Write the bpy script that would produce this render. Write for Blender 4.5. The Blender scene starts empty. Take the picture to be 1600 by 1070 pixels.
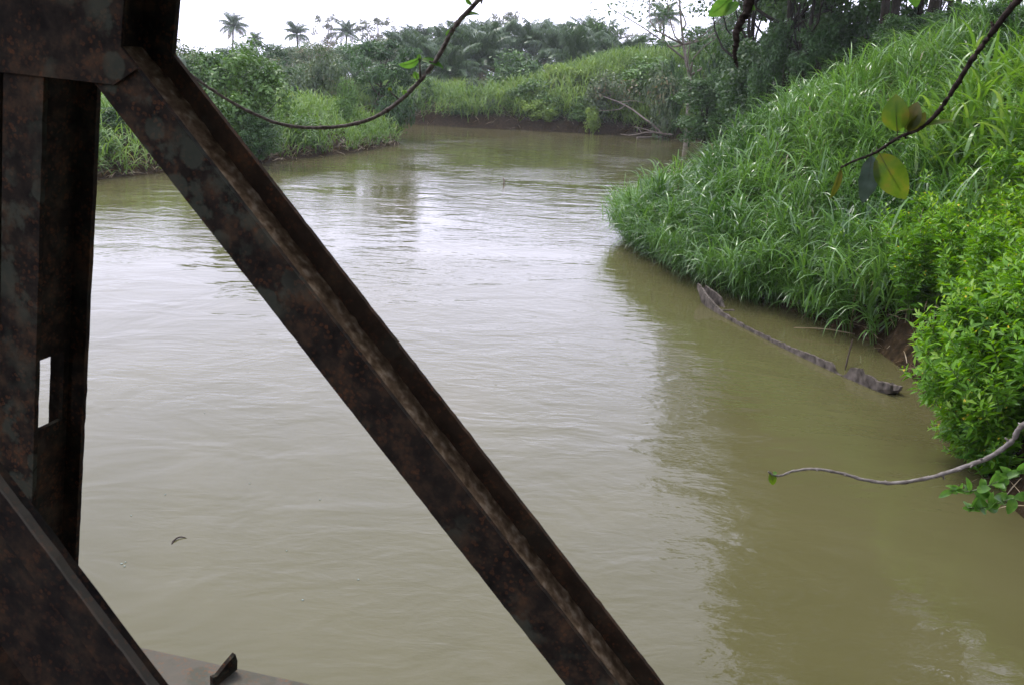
import bpy, math, random
import numpy as np
from mathutils import Vector, Matrix

# ------------------------------------------------------------------ camera
PW, PH, FPX = 1600.0, 1070.0, 1350.0
CAM = np.array([0.0, 0.0, 4.5])
PITCH, ROLL = math.radians(16.7), math.radians(2.5)
FW = np.array([0, math.cos(PITCH), -math.sin(PITCH)])
R0 = np.array([1.0, 0, 0]); U0 = np.array([0, math.sin(PITCH), math.cos(PITCH)])
RT = R0*math.cos(ROLL) + U0*math.sin(ROLL)
UP = U0*math.cos(ROLL) - R0*math.sin(ROLL)
scene = bpy.context.scene
col = scene.collection
cd = bpy.data.cameras.new('camera'); cam = bpy.data.objects.new('camera', cd); col.objects.link(cam)
cd.sensor_width = 36.0; cd.lens = FPX/PW*36.0
cd.clip_start = 0.05; cd.clip_end = 2000
cam.matrix_world = Matrix(((RT[0], UP[0], -FW[0], CAM[0]), (RT[1], UP[1], -FW[1], CAM[1]),
                           (RT[2], UP[2], -FW[2], CAM[2]), (0, 0, 0, 1)))
cd.dof.use_dof = True; cd.dof.focus_distance = 16.0; cd.dof.aperture_fstop = 32
scene.camera = cam

# ------------------------------------------------------------------ sky, sun, exposure
SUN_EL, SUN_AZ = math.radians(58), math.radians(-38)     # azimuth from +Y towards +X
world = bpy.data.worlds.new('World'); scene.world = world; world.use_nodes = True
wn = world.node_tree.nodes; wl = world.node_tree.links
for n in list(wn): wn.remove(n)
wo = wn.new('ShaderNodeOutputWorld'); bg = wn.new('ShaderNodeBackground')
sk = wn.new('ShaderNodeTexSky'); sk.sky_type = 'NISHITA'; sk.sun_disc = False
sk.sun_elevation = SUN_EL; sk.sun_rotation = SUN_AZ; sk.air_density = 1.0; sk.dust_density = 4.0; sk.ozone_density = 1.0
mixs = wn.new('ShaderNodeMix'); mixs.data_type = 'RGBA'; mixs.inputs[0].default_value = 0.86
mixs.inputs[7].default_value = (12.0, 12.0, 15.4, 1)     # even veil of bright cloud over the clear sky
wl.new(sk.outputs[0], mixs.inputs[6]); wl.new(mixs.outputs[2], bg.inputs[0])
bg.inputs[1].default_value = 0.12
wl.new(bg.outputs[0], wo.inputs[0])
sd = bpy.data.lights.new('sun', 'SUN'); sun = bpy.data.objects.new('sun', sd); col.objects.link(sun)
sd.energy = 1.5; sd.angle = math.radians(14); sd.color = (1.0, 0.96, 0.9)
sdir = Vector((math.sin(SUN_AZ)*math.cos(SUN_EL), math.cos(SUN_AZ)*math.cos(SUN_EL), math.sin(SUN_EL)))
sun.rotation_euler = sdir.to_track_quat('Z', 'Y').to_euler()
vs = scene.view_settings
vs.view_transform = 'Standard'; vs.look = 'None'; vs.gamma = 1.0; vs.exposure = 0.8; vs.use_curve_mapping = False
cy = scene.cycles
cy.use_denoising = True; cy.max_bounces = 8; cy.diffuse_bounces = 3; cy.glossy_bounces = 3
cy.transmission_bounces = 4; cy.transparent_max_bounces = 8; cy.volume_bounces = 1
cy.caustics_reflective = False; cy.caustics_refractive = False

# ------------------------------------------------------------------ helpers
rng = np.random.default_rng(7)
random.seed(7)

def ray(px, py):
    d = FW*FPX + RT*(px-PW/2) - UP*(py-PH/2)
    return d/np.linalg.norm(d)
def at_z(px, py, z=0.0):
    d = ray(px, py); return CAM + d*((z-CAM[2])/d[2])
def at_y(px, py, Y):
    d = ray(px, py); return CAM + d*(Y/d[1])
def at_d(px, py, dist):                      # at a horizontal distance
    d = ray(px, py); return CAM + d*(dist/math.hypot(d[0], d[1]))

def tag(o, label=None, cat=None, group=None, kind=None):
    if label: o['label'] = label
    if cat: o['category'] = cat
    if group: o['group'] = group
    if kind: o['kind'] = kind
    return o
def thing(name, label, cat, loc=(0, 0, 0), rz=0.0, group=None, scale=None):
    o = bpy.data.objects.new(name, None); col.objects.link(o)
    o.location = loc; o.rotation_euler = (0, 0, rz); o.empty_display_size = 0.2
    if scale is not None: o.scale = scale
    return tag(o, label, cat, group)
def mesh(name, V, F, mat=None, rnd=None, smooth=False):
    V = np.asarray(V, dtype=np.float32).reshape(-1, 3)
    me = bpy.data.meshes.new(name)
    if isinstance(F, np.ndarray):
        nf, k = F.shape
        me.vertices.add(len(V)); me.vertices.foreach_set('co', V.ravel())
        me.loops.add(nf*k); me.loops.foreach_set('vertex_index', F.astype(np.int32).ravel())
        me.polygons.add(nf); me.polygons.foreach_set('loop_start', np.arange(nf, dtype=np.int32)*k)
        me.update(calc_edges=True)
    else:
        me.from_pydata([tuple(map(float, v)) for v in V], [], [tuple(map(int, f)) for f in F]); me.update()
    if rnd is not None:
        a = me.attributes.new('rnd', 'FLOAT', 'POINT'); a.data.foreach_set('value', np.asarray(rnd, dtype=np.float32))
    if smooth:
        me.polygons.foreach_set('use_smooth', np.ones(len(me.polygons), dtype=bool)); me.update()
    if mat: me.materials.append(mat)
    return me
def obj(name, me, parent=None, loc=None):
    o = bpy.data.objects.new(name, me); col.objects.link(o)
    if parent is not None: o.parent = parent
    if loc is not None: o.location = loc
    return o

class MB:
    """collects pieces of mixed polygons into one mesh"""
    def __init__(s): s.V = []; s.F = []; s.R = []
    def add(s, V, F, r=0.5):
        b = len(s.V); s.V += [tuple(map(float, v)) for v in V]; s.F += [tuple(int(i)+b for i in f) for f in F]
        s.R += [r]*len(V)
    def frame_box(s, o, X, Y, Z, x0, x1, y0, y1, z0, z1):
        P = []
        for z in (z0, z1):
            for y in (y0, y1):
                for x in (x0, x1): P.append(np.asarray(o)+X*x+Y*y+Z*z)
        s.add(P, [(0, 2, 3, 1), (4, 5, 7, 6), (0, 1, 5, 4), (2, 6, 7, 3), (0, 4, 6, 2), (1, 3, 7, 5)])
    def tube(s, pts, radii, n=6, r=0.5):
        V, F = tube_arrays(pts, radii, n); s.add(V, F, r)
    def mesh(s, name, mat, smooth=False): return mesh(name, s.V, s.F, mat, s.R, smooth)

def tube_arrays(pts, radii, n=6):
    P = np.asarray(pts, float); m = len(P); V = []; F = []
    ref = np.array([0.31, 0.17, 0.93])
    for i in range(m):
        t = P[min(i+1, m-1)]-P[max(i-1, 0)]; t = t/(np.linalg.norm(t)+1e-9)
        rf = ref if abs(t @ ref) < 0.93 else np.array([1.0, 0.1, 0])
        a = np.cross(t, rf); a /= np.linalg.norm(a); b = np.cross(t, a)
        for k in range(n):
            an = 2*math.pi*k/n; V.append(P[i]+(a*math.cos(an)+b*math.sin(an))*radii[i])
    for i in range(m-1):
        for k in range(n):
            F.append((i*n+k, i*n+(k+1) % n, (i+1)*n+(k+1) % n, (i+1)*n+k))
    F.append(tuple(range(n-1, -1, -1))); F.append(tuple((m-1)*n+k for k in range(n)))
    return V, F
def smooth_path(pts, n):
    """Catmull-Rom through points"""
    P = np.asarray(pts, float); P = np.vstack([2*P[0]-P[1], P, 2*P[-1]-P[-2]]); out = []
    segs = len(P)-3
    for i in np.linspace(0, segs-1e-6, n):
        k = int(i); t = i-k; a, b, c, d = P[k:k+4]
        out.append(0.5*(2*b+(c-a)*t+(2*a-5*b+4*c-d)*t*t+(3*b-a-3*c+d)*t**3))
    return np.array(out)
def unit(a): return a/(np.linalg.norm(a, axis=-1, keepdims=True)+1e-9)

# ------------------------------------------------------------------ materials
def new_mat(name):
    m = bpy.data.materials.new(name); m.use_nodes = True
    nt = m.node_tree
    for n in list(nt.nodes): nt.nodes.remove(n)
    out = nt.nodes.new('ShaderNodeOutputMaterial')
    return m, nt, out
def N(nt, typ, **kw):
    n = nt.nodes.new(typ)
    for k, v in kw.items():
        if k.startswith('i_'): n.inputs[k[2:].replace('_', ' ')].default_value = v
        else: setattr(n, k, v)
    return n
def ramp(nt, src, stops, interp='LINEAR'):
    r = nt.nodes.new('ShaderNodeValToRGB'); r.color_ramp.interpolation = interp
    e = r.color_ramp.elements
    while len(e) < len(stops): e.new(0.5)
    for q, (p, c) in zip(e, stops):
        q.position = p; q.color = (*c, 1) if len(c) == 3 else c
    nt.links.new(src, r.inputs[0]); return r
def objcoord(nt):
    return nt.nodes.new('ShaderNodeTexCoord').outputs['Object']

def foliage(name, dark, light, trans=0.35, rough=0.45, spec=0.35, third=None, objvar=0.3):
    m, nt, out = new_mat(name)
    at = N(nt, 'ShaderNodeAttribute', attribute_name='rnd')
    oi = N(nt, 'ShaderNodeObjectInfo')
    ma = N(nt, 'ShaderNodeMath', operation='MULTIPLY_ADD'); ma.inputs[1].default_value = objvar; ma.inputs[2].default_value = -objvar/2
    nt.links.new(oi.outputs['Random'], ma.inputs[0])
    ad = N(nt, 'ShaderNodeMath', operation='ADD'); nt.links.new(at.outputs['Fac'], ad.inputs[0]); nt.links.new(ma.outputs[0], ad.inputs[1])
    st = [(0.0, dark), (0.85, light)] if third is None else [(0.0, dark), (0.8, light), (0.97, third)]
    r = ramp(nt, ad.outputs[0], st)
    p = N(nt, 'ShaderNodeBsdfPrincipled'); p.inputs['Roughness'].default_value = rough; p.inputs['Specular IOR Level'].default_value = spec
    nt.links.new(r.outputs[0], p.inputs['Base Color'])
    t = N(nt, 'ShaderNodeBsdfTranslucent')
    hs = N(nt, 'ShaderNodeHueSaturation'); hs.inputs['Hue'].default_value = 0.485; hs.inputs['Saturation'].default_value = 1.1; hs.inputs['Value'].default_value = 1.35
    nt.links.new(r.outputs[0], hs.inputs['Color']); nt.links.new(hs.outputs[0], t.inputs['Color'])
    mx = N(nt, 'ShaderNodeMixShader'); mx.inputs[0].default_value = trans
    nt.links.new(p.outputs[0], mx.inputs[1]); nt.links.new(t.outputs[0], mx.inputs[2]); nt.links.new(mx.outputs[0], out.inputs[0])
    return m
def bark(name, c1, c2, scale=6.0, rough=0.85, stretch=4.0, bump=0.4):
    m, nt, out = new_mat(name)
    mp = N(nt, 'ShaderNodeMapping'); mp.inputs['Scale'].default_value = (stretch, stretch, 1); nt.links.new(objcoord(nt), mp.inputs[0])
    n1 = N(nt, 'ShaderNodeTexNoise'); n1.inputs['Scale'].default_value = scale; n1.inputs['Detail'].default_value = 6
    nt.links.new(mp.outputs[0], n1.inputs['Vector'])
    r = ramp(nt, n1.outputs['Fac'], [(0.3, c1), (0.7, c2)])
    p = N(nt, 'ShaderNodeBsdfPrincipled'); p.inputs['Roughness'].default_value = rough; p.inputs['Specular IOR Level'].default_value = 0.08
    b = N(nt, 'ShaderNodeBump'); b.inputs['Strength'].default_value = bump; b.inputs['Distance'].default_value = 0.02
    nt.links.new(n1.outputs['Fac'], b.inputs['Height']); nt.links.new(b.outputs[0], p.inputs['Normal'])
    nt.links.new(r.outputs[0], p.inputs['Base Color']); nt.links.new(p.outputs[0], out.inputs[0]); return m

M = {}
M['grass'] = foliage('arching_grass', (0.022, 0.078, 0.012), (0.150, 0.300, 0.058), trans=0.34, rough=0.30, spec=0.65, third=(0.23, 0.24, 0.09))
M['grass_near'] = foliage('cane_grass', (0.050, 0.135, 0.016), (0.150, 0.300, 0.042), trans=0.40, rough=0.30, spec=0.6, third=(0.21, 0.33, 0.07))
M['grass_left'] = foliage('bank_grass', (0.045, 0.120, 0.018), (0.165, 0.275, 0.052), trans=0.32, rough=0.5, third=(0.26, 0.23, 0.11))
M['grass_far'] = foliage('far_grass', (0.050, 0.115, 0.020), (0.165, 0.260, 0.055), trans=0.32, rough=0.6, third=(0.22, 0.20, 0.09))
M['shrub'] = foliage('shrub_leaf', (0.034, 0.125, 0.008), (0.155, 0.345, 0.022), trans=0.42, rough=0.42, third=(0.23, 0.38, 0.05))
M['bush'] = foliage('bush_leaf', (0.014, 0.048, 0.010), (0.095, 0.19, 0.034), trans=0.28)
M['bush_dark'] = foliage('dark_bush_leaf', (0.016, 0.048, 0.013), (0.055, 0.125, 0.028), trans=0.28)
M['bush_lime'] = foliage('lime_bush_leaf', (0.08, 0.16, 0.02), (0.20, 0.30, 0.05), trans=0.35)
M['leaf_mid'] = foliage('tree_leaf', (0.018, 0.055, 0.014), (0.072, 0.145, 0.034), trans=0.28)
M['leaf_grey'] = foliage('greyish_leaf', (0.034, 0.065, 0.024), (0.10, 0.145, 0.055), trans=0.25, third=(0.17, 0.14, 0.07))
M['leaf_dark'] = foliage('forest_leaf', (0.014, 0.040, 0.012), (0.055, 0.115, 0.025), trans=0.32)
M['leaf_thin'] = foliage('thin_leaf', (0.07, 0.085, 0.055), (0.15, 0.165, 0.11), trans=0.3)
M['palm'] = foliage('palm_frond', (0.020, 0.050, 0.016), (0.072, 0.125, 0.040), trans=0.22, rough=0.38, spec=0.5)
M['palm_dry'] = foliage('dry_frond', (0.10, 0.09, 0.05), (0.20, 0.18, 0.10), trans=0.2, rough=0.6)
M['trunk'] = bark('tree_bark', (0.035, 0.027, 0.02), (0.11, 0.09, 0.07))
M['trunk_pale'] = bark('pale_bark', (0.12, 0.10, 0.08), (0.27, 0.24, 0.20))
M['trunk_dark'] = bark('forest_bark', (0.008, 0.007, 0.005), (0.034, 0.028, 0.020))
M['stem'] = foliage('green_stem', (0.05, 0.09, 0.02), (0.10, 0.15, 0.04), trans=0.05)
M['culm_dry'] = foliage('dry_culm', (0.10, 0.08, 0.04), (0.24, 0.19, 0.11), trans=0.1)

def petal():
    m, nt, out = new_mat('yellow_petal')
    p = N(nt, 'ShaderNodeBsdfPrincipled'); p.inputs['Base Color'].default_value = (0.72, 0.55, 0.03, 1); p.inputs['Roughness'].default_value = 0.5
    nt.links.new(p.outputs[0], out.inputs[0]); return m
M['petal'] = petal()

def ground_mat():
    m, nt, out = new_mat('bank_soil')
    oc = objcoord(nt)
    n1 = N(nt, 'ShaderNodeTexNoise'); n1.inputs['Scale'].default_value = 0.9; n1.inputs['Detail'].default_value = 8; nt.links.new(oc, n1.inputs['Vector'])
    n2 = N(nt, 'ShaderNodeTexNoise'); n2.inputs['Scale'].default_value = 7; n2.inputs['Detail'].default_value = 8; nt.links.new(oc, n2.inputs['Vector'])
    mud = ramp(nt, n2.outputs['Fac'], [(0.3, (0.010, 0.007, 0.003)), (0.55, (0.030, 0.020, 0.009)), (0.75, (0.068, 0.045, 0.021))])
    turf = ramp(nt, n2.outputs['Fac'], [(0.3, (0.022, 0.034, 0.012)), (0.7, (0.06, 0.085, 0.03))])
    ge = N(nt, 'ShaderNodeNewGeometry'); sx = N(nt, 'ShaderNodeSeparateXYZ'); nt.links.new(ge.outputs['Position'], sx.inputs[0])
    ad = N(nt, 'ShaderNodeMath', operation='MULTIPLY_ADD'); ad.inputs[1].default_value = 2.2; ad.inputs[2].default_value = -1.1; nt.links.new(n1.outputs['Fac'], ad.inputs[0])
    a2 = N(nt, 'ShaderNodeMath', operation='ADD'); nt.links.new(sx.outputs[2], a2.inputs[0]); nt.links.new(ad.outputs[0], a2.inputs[1])
    mr = N(nt, 'ShaderNodeMapRange'); mr.inputs['From Min'].default_value = 1.0; mr.inputs['From Max'].default_value = 2.2; nt.links.new(a2.outputs[0], mr.inputs[0])
    mx = N(nt, 'ShaderNodeMix', data_type='RGBA'); nt.links.new(mr.outputs[0], mx.inputs[0]); nt.links.new(mud.outputs[0], mx.inputs[6]); nt.links.new(turf.outputs[0], mx.inputs[7])
    p = N(nt, 'ShaderNodeBsdfPrincipled'); p.inputs['Roughness'].default_value = 0.9; p.inputs['Specular IOR Level'].default_value = 0.06
    b = N(nt, 'ShaderNodeBump'); b.inputs['Strength'].default_value = 0.8; b.inputs['Distance'].default_value = 0.12
    nt.links.new(n2.outputs['Fac'], b.inputs['Height']); nt.links.new(b.outputs[0], p.inputs['Normal'])
    nt.links.new(mx.outputs[2], p.inputs['Base Color']); nt.links.new(p.outputs[0], out.inputs[0]); return m
M['ground'] = ground_mat()

def water_mat():
    m, nt, out = new_mat('muddy_water')
    oc = objcoord(nt)
    def noise(scale, detail, sc=(1, 1, 1), rough=0.5, dist=0.0, rot=0.0):
        mp = N(nt, 'ShaderNodeMapping'); mp.inputs['Scale'].default_value = sc; mp.inputs['Rotation'].default_value = (0, 0, rot); nt.links.new(oc, mp.inputs[0])
        n = N(nt, 'ShaderNodeTexNoise'); n.inputs['Scale'].default_value = scale; n.inputs['Detail'].default_value = detail
        n.inputs['Roughness'].default_value = rough; n.inputs['Distortion'].default_value = dist
        nt.links.new(mp.outputs[0], n.inputs['Vector']); return n.outputs['Fac']
    silt = noise(0.16, 5, (1, 0.6, 1), 0.55, 1.2)
    base = ramp(nt, silt, [(0.3, (0.066, 0.062, 0.022)), (0.55, (0.086, 0.080, 0.033)), (0.75, (0.110, 0.099, 0.052))])
    big = noise(0.55, 3, (1, 1.5, 1), 0.5, 0.8, 0.3)
    mid = noise(2.1, 3, (0.7, 1.5, 1), 0.5, 0.7, -0.25)
    fine = noise(7.0, 3, (0.7, 1.3, 1), 0.55, 0.3, -0.25)
    patch = noise(0.10, 3, (1, 1, 1), 0.5, 0.6)
    pr = N(nt, 'ShaderNodeMapRange'); pr.inputs['From Min'].default_value = 0.42; pr.inputs['From Max'].default_value = 0.68
    pr.inputs['To Min'].default_value = 0.10; pr.inputs['To Max'].default_value = 1.0; nt.links.new(patch, pr.inputs[0])
    def mul(a, k):
        q = N(nt, 'ShaderNodeMath', operation='MULTIPLY'); nt.links.new(a, q.inputs[0])
        if isinstance(k, float): q.inputs[1].default_value = k
        else: nt.links.new(k, q.inputs[1])
        return q.outputs[0]
    def add(a, b):
        q = N(nt, 'ShaderNodeMath', operation='ADD'); nt.links.new(a, q.inputs[0]); nt.links.new(b, q.inputs[1]); return q.outputs[0]
    rip = mul(add(mul(mid, 0.026), mul(fine, 0.0095)), pr.outputs[0])
    h = add(mul(big, 0.035), rip)
    b = N(nt, 'ShaderNodeBump'); b.inputs['Strength'].default_value = 1.0; b.inputs['Distance'].default_value = 1.0
    nt.links.new(h, b.inputs['Height'])
    p = N(nt, 'ShaderNodeBsdfPrincipled'); p.inputs['Roughness'].default_value = 0.03; p.inputs['IOR'].default_value = 1.333
    nt.links.new(base.outputs[0], p.inputs['Base Color']); nt.links.new(b.outputs[0], p.inputs['Normal'])
    nt.links.new(p.outputs[0], out.inputs[0]); return m
M['water'] = water_mat()

def steel_mat(name, lichen=1.0, rust=1.0, gain=1.0):
    m, nt, out = new_mat(name)
    oc = objcoord(nt)
    def noise(s, d=6, r=0.6):
        n = N(nt, 'ShaderNodeTexNoise'); n.inputs['Scale'].default_value = s; n.inputs['Detail'].default_value = d; n.inputs['Roughness'].default_value = r
        nt.links.new(oc, n.inputs['Vector']); return n.outputs['Fac']
    n1 = noise(38); base = ramp(nt, n1, [(0.32, (0.0075, 0.0065, 0.0052)), (0.5, (0.0200, 0.0158, 0.0115)), (0.62, (0.042, 0.028, 0.017)), (0.74, (0.075, 0.042, 0.022))])
    # rust pits
    vo = N(nt, 'ShaderNodeTexVoronoi'); vo.inputs['Scale'].default_value = 185; vo.inputs['Randomness'].default_value = 1.0
    dv = N(nt, 'ShaderNodeVectorMath', operation='ADD'); nz = N(nt, 'ShaderNodeTexNoise'); nz.inputs['Scale'].default_value = 140; nz.inputs['Detail'].default_value = 5
    nt.links.new(oc, nz.inputs['Vector']); sc = N(nt, 'ShaderNodeVectorMath', operation='SCALE'); sc.inputs['Scale'].default_value = 0.007
    nt.links.new(nz.outputs['Color'], sc.inputs[0]); nt.links.new(oc, dv.inputs[0]); nt.links.new(sc.outputs[0], dv.inputs[1]); nt.links.new(dv.outputs[0], vo.inputs['Vector'])
    pit = ramp(nt, vo.outputs['Distance'], [(0.10, (0.25, 0.25, 0.25)), (0.24, (1, 1, 1)), (0.46, (0, 0, 0))])
    n3 = noise(34, 6, 0.7); msk = ramp(nt, n3, [(0.42, (0, 0, 0)), (0.68, (1, 1, 1))])
    mu = N(nt, 'ShaderNodeMath', operation='MULTIPLY'); nt.links.new(pit.outputs[0], mu.inputs[0]); nt.links.new(msk.outputs[0], mu.inputs[1])
    m2 = N(nt, 'ShaderNodeMath', operation='MULTIPLY'); m2.inputs[1].default_value = 0.65*rust; nt.links.new(mu.outputs[0], m2.inputs[0])
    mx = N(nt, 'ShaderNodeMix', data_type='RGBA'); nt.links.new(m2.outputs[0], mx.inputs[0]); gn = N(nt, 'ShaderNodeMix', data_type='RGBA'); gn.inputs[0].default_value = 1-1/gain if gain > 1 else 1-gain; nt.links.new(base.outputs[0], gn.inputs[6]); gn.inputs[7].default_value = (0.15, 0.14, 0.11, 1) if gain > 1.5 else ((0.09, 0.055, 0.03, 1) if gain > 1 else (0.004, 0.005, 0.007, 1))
    nt.links.new(gn.outputs[2], mx.inputs[6]); mx.inputs[7].default_value = (0.13, 0.050, 0.020, 1) if gain < 1.5 else (0.22, 0.10, 0.045, 1)
    # lichen blotches
    v2 = N(nt, 'ShaderNodeTexVoronoi'); v2.inputs['Scale'].default_value = 26; nt.links.new(dv.outputs[0], v2.inputs['Vector'])
    sp = ramp(nt, v2.outputs['Distance'], [(0.30, (1, 1, 1)), (0.36, (0, 0, 0))])
    n4 = noise(7.0, 4, 0.6); m4 = ramp(nt, n4, [(0.45, (0, 0, 0)), (0.54, (1, 1, 1))])
    n5 = noise(26, 6, 0.65); m5 = ramp(nt, n5, [(0.50, (0, 0, 0)), (0.58, (1, 1, 1))])
    mm = N(nt, 'ShaderNodeMath', operation='MAXIMUM'); nt.links.new(sp.outputs[0], mm.inputs[0]); nt.links.new(m5.outputs[0], mm.inputs[1])
    ml = N(nt, 'ShaderNodeMath', operation='MULTIPLY'); nt.links.new(mm.outputs[0], ml.inputs[0]); nt.links.new(m4.outputs[0], ml.inputs[1])
    m6 = N(nt, 'ShaderNodeMath', operation='MULTIPLY'); m6.inputs[1].default_value = 0.5*lichen; nt.links.new(ml.outputs[0], m6.inputs[0])
    mx2 = N(nt, 'ShaderNodeMix', data_type='RGBA'); nt.links.new(m6.outputs[0], mx2.inputs[0]); nt.links.new(mx.outputs[2], mx2.inputs[6]); mx2.inputs[7].default_value = (0.058, 0.068, 0.048, 1)
    p = N(nt, 'ShaderNodeBsdfPrincipled'); p.inputs['Roughness'].default_value = 0.9; p.inputs['Specular IOR Level'].default_value = 0.08
    b = N(nt, 'ShaderNodeBump'); b.inputs['Strength'].default_value = 0.5; b.inputs['Distance'].default_value = 0.003
    nt.links.new(n1, b.inputs['Height']); nt.links.new(b.outputs[0], p.inputs['Normal'])
    nt.links.new(mx2.outputs[2], p.inputs['Base Color']); nt.links.new(p.outputs[0], out.inputs[0]); return m
M['steel'] = steel_mat('rusty_steel')
M['steel_dark'] = steel_mat('dark_steel', lichen=0.3, rust=1.2)
M['steel_black'] = steel_mat('black_steel', lichen=0.1, rust=0.6, gain=0.75)
M['steel_highlight'] = steel_mat('highlight_steel', lichen=0.2, rust=0.6, gain=1.7)  # paler copy of the steel, for the strut's painted edge highlight
M['steel_rust'] = steel_mat('rust_brown_steel', lichen=0.4, rust=1.3, gain=1.25)
M['steel_top'] = steel_mat('weathered_steel', lichen=0.8, rust=1.4, gain=4.0)
def dirt_mat():
    m, nt, out = new_mat('dirt_in_channel')
    n = N(nt, 'ShaderNodeTexNoise'); n.inputs['Scale'].default_value = 90; n.inputs['Detail'].default_value = 8; nt.links.new(objcoord(nt), n.inputs['Vector'])
    r = ramp(nt, n.outputs['Fac'], [(0.34, (0.065, 0.043, 0.024)), (0.54, (0.150, 0.106, 0.064)), (0.74, (0.32, 0.26, 0.18))])
    p = N(nt, 'ShaderNodeBsdfPrincipled'); p.inputs['Roughness'].default_value = 0.95; p.inputs['Specular IOR Level'].default_value = 0.05
    b = N(nt, 'ShaderNodeBump'); b.inputs['Strength'].default_value = 0.8; b.inputs['Distance'].default_value = 0.004
    nt.links.new(n.outputs['Fac'], b.inputs['Height']); nt.links.new(b.outputs[0], p.inputs['Normal'])
    nt.links.new(r.outputs[0], p.inputs['Base Color']); nt.links.new(p.outputs[0], out.inputs[0]); return m
M['dirt'] = dirt_mat()
M['canoe'] = bark('canoe_wood', (0.026, 0.022, 0.017), (0.165, 0.142, 0.115), scale=6, stretch=1.5, bump=0.7)
M['plank'] = bark('deck_timber', (0.05, 0.038, 0.028), (0.13, 0.10, 0.075), scale=5)
M['twig'] = bark('twig_bark', (0.045, 0.034, 0.026), (0.19, 0.165, 0.14), scale=160, stretch=1, bump=0.3)
M['twig_dark'] = bark('dark_twig_bark', (0.012, 0.009, 0.007), (0.055, 0.042, 0.034), scale=90, stretch=1, bump=0.3)
M['twig_pale'] = bark('pale_twig_bark', (0.11, 0.095, 0.078), (0.27, 0.25, 0.22), scale=60, stretch=1, bump=0.3)
M['deadwood'] = bark('dead_wood', (0.10, 0.08, 0.065), (0.25, 0.215, 0.18), scale=4)
M['wet_stick'] = bark('wet_stick', (0.02, 0.015, 0.012), (0.06, 0.045, 0.035), scale=20)
def leafmat(name, c1, c2, c3, trans=0.5):
    m, nt, out = new_mat(name)
    n = N(nt, 'ShaderNodeTexNoise'); n.inputs['Scale'].default_value = 45; n.inputs['Detail'].default_value = 5; nt.links.new(objcoord(nt), n.inputs['Vector'])
    r = ramp(nt, n.outputs['Fac'], [(0.36, c1), (0.55, c2), (0.70, c3)])
    p = N(nt, 'ShaderNodeBsdfPrincipled'); p.inputs['Roughness'].default_value = 0.4; nt.links.new(r.outputs[0], p.inputs['Base Color'])
    t = N(nt, 'ShaderNodeBsdfTranslucent'); nt.links.new(r.outputs[0], t.inputs['Color'])
    mx = N(nt, 'ShaderNodeMixShader'); mx.inputs[0].default_value = trans
    nt.links.new(p.outputs[0], mx.inputs[1]); nt.links.new(t.outputs[0], mx.inputs[2]); nt.links.new(mx.outputs[0], out.inputs[0]); return m
M['leaf_yellow'] = leafmat('yellowing_leaf', (0.085, 0.17, 0.010), (0.135, 0.205, 0.012), (0.21, 0.20, 0.018), 0.6)
M['leaf_olive'] = leafmat('olive_leaf', (0.05, 0.075, 0.008), (0.09, 0.10, 0.010), (0.13, 0.11, 0.02), 0.5)
M['leaf_green'] = leafmat('fresh_leaf', (0.07, 0.19, 0.02), (0.12, 0.27, 0.03), (0.16, 0.30, 0.04), 0.5)
M['leaf_pale'] = leafmat('grey_leaf_back', (0.05, 0.085, 0.055), (0.075, 0.12, 0.08), (0.11, 0.15, 0.11), 0.15)
M['leaf_white'] = leafmat('whitish_leaf', (0.20, 0.26, 0.20), (0.28, 0.34, 0.27), (0.35, 0.4, 0.34), 0.3)
M['rib'] = leafmat('leaf_rib', (0.035, 0.04, 0.01), (0.05, 0.05, 0.012), (0.06, 0.06, 0.02), 0.1)

# ------------------------------------------------------------------ terrain and river
RIVER = np.array([(-60, -40), (-14, -33), (2, -21), (5.3, -8), (5.7, 6), (6.05, 9.2), (6.35, 10.7), (6.6, 12.3), (6.95, 14.2), (6.95, 16.4), (6.35, 17.9), (5.65, 19.3), (4.8, 21.6), (4.15, 24.2), (4.0, 26.2), (4.3, 28.2), (5.8, 31.5),
                  (9, 40), (13.5, 54), (18, 70), (18.5, 82), (12, 87), (4, 88.5), (-4, 89), (-13, 91), (-30, 96), (-60, 100), (-120, 104),
                  (-120, 80), (-60, 72), (-30, 67), (-12, 66), (-8.7, 62.5), (-10.2, 54), (-13, 46), (-15.5, 40), (-17.6, 34), (-20, 24), (-22, 8), (-23, -8), (-30, -16), (-60, -22)], float)
def river_dist(x, y):
    """signed distance to the waterline: negative in the river"""
    x = np.asarray(x, float); y = np.asarray(y, float)
    d = np.full(x.shape, 1e9); inside = np.zeros(x.shape, bool); n = len(RIVER)
    for i in range(n):
        a, b = RIVER[i], RIVER[(i+1) % n]; e = b-a
        t = np.clip(((x-a[0])*e[0]+(y-a[1])*e[1])/(e @ e), 0, 1)
        d = np.minimum(d, np.hypot(x-a[0]-t*e[0], y-a[1]-t*e[1]))
        c = ((a[1] > y) != (b[1] > y))
        with np.errstate(divide='ignore', invalid='ignore'):
            xi = (b[0]-a[0])*(y-a[1])/(b[1]-a[1]+1e-12)+a[0]
        inside ^= c & (x < xi)
    return np.where(inside, -d, d)
def sstep(a, b, v):
    t = np.clip((v-a)/(b-a), 0, 1); return t*t*(3-2*t)   # also falling when a > b
def wob(x, y):
    return (np.sin(x*0.9+1.3*np.sin(y*0.7))*np.cos(y*1.1+0.6*np.sin(x*1.3)))
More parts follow.
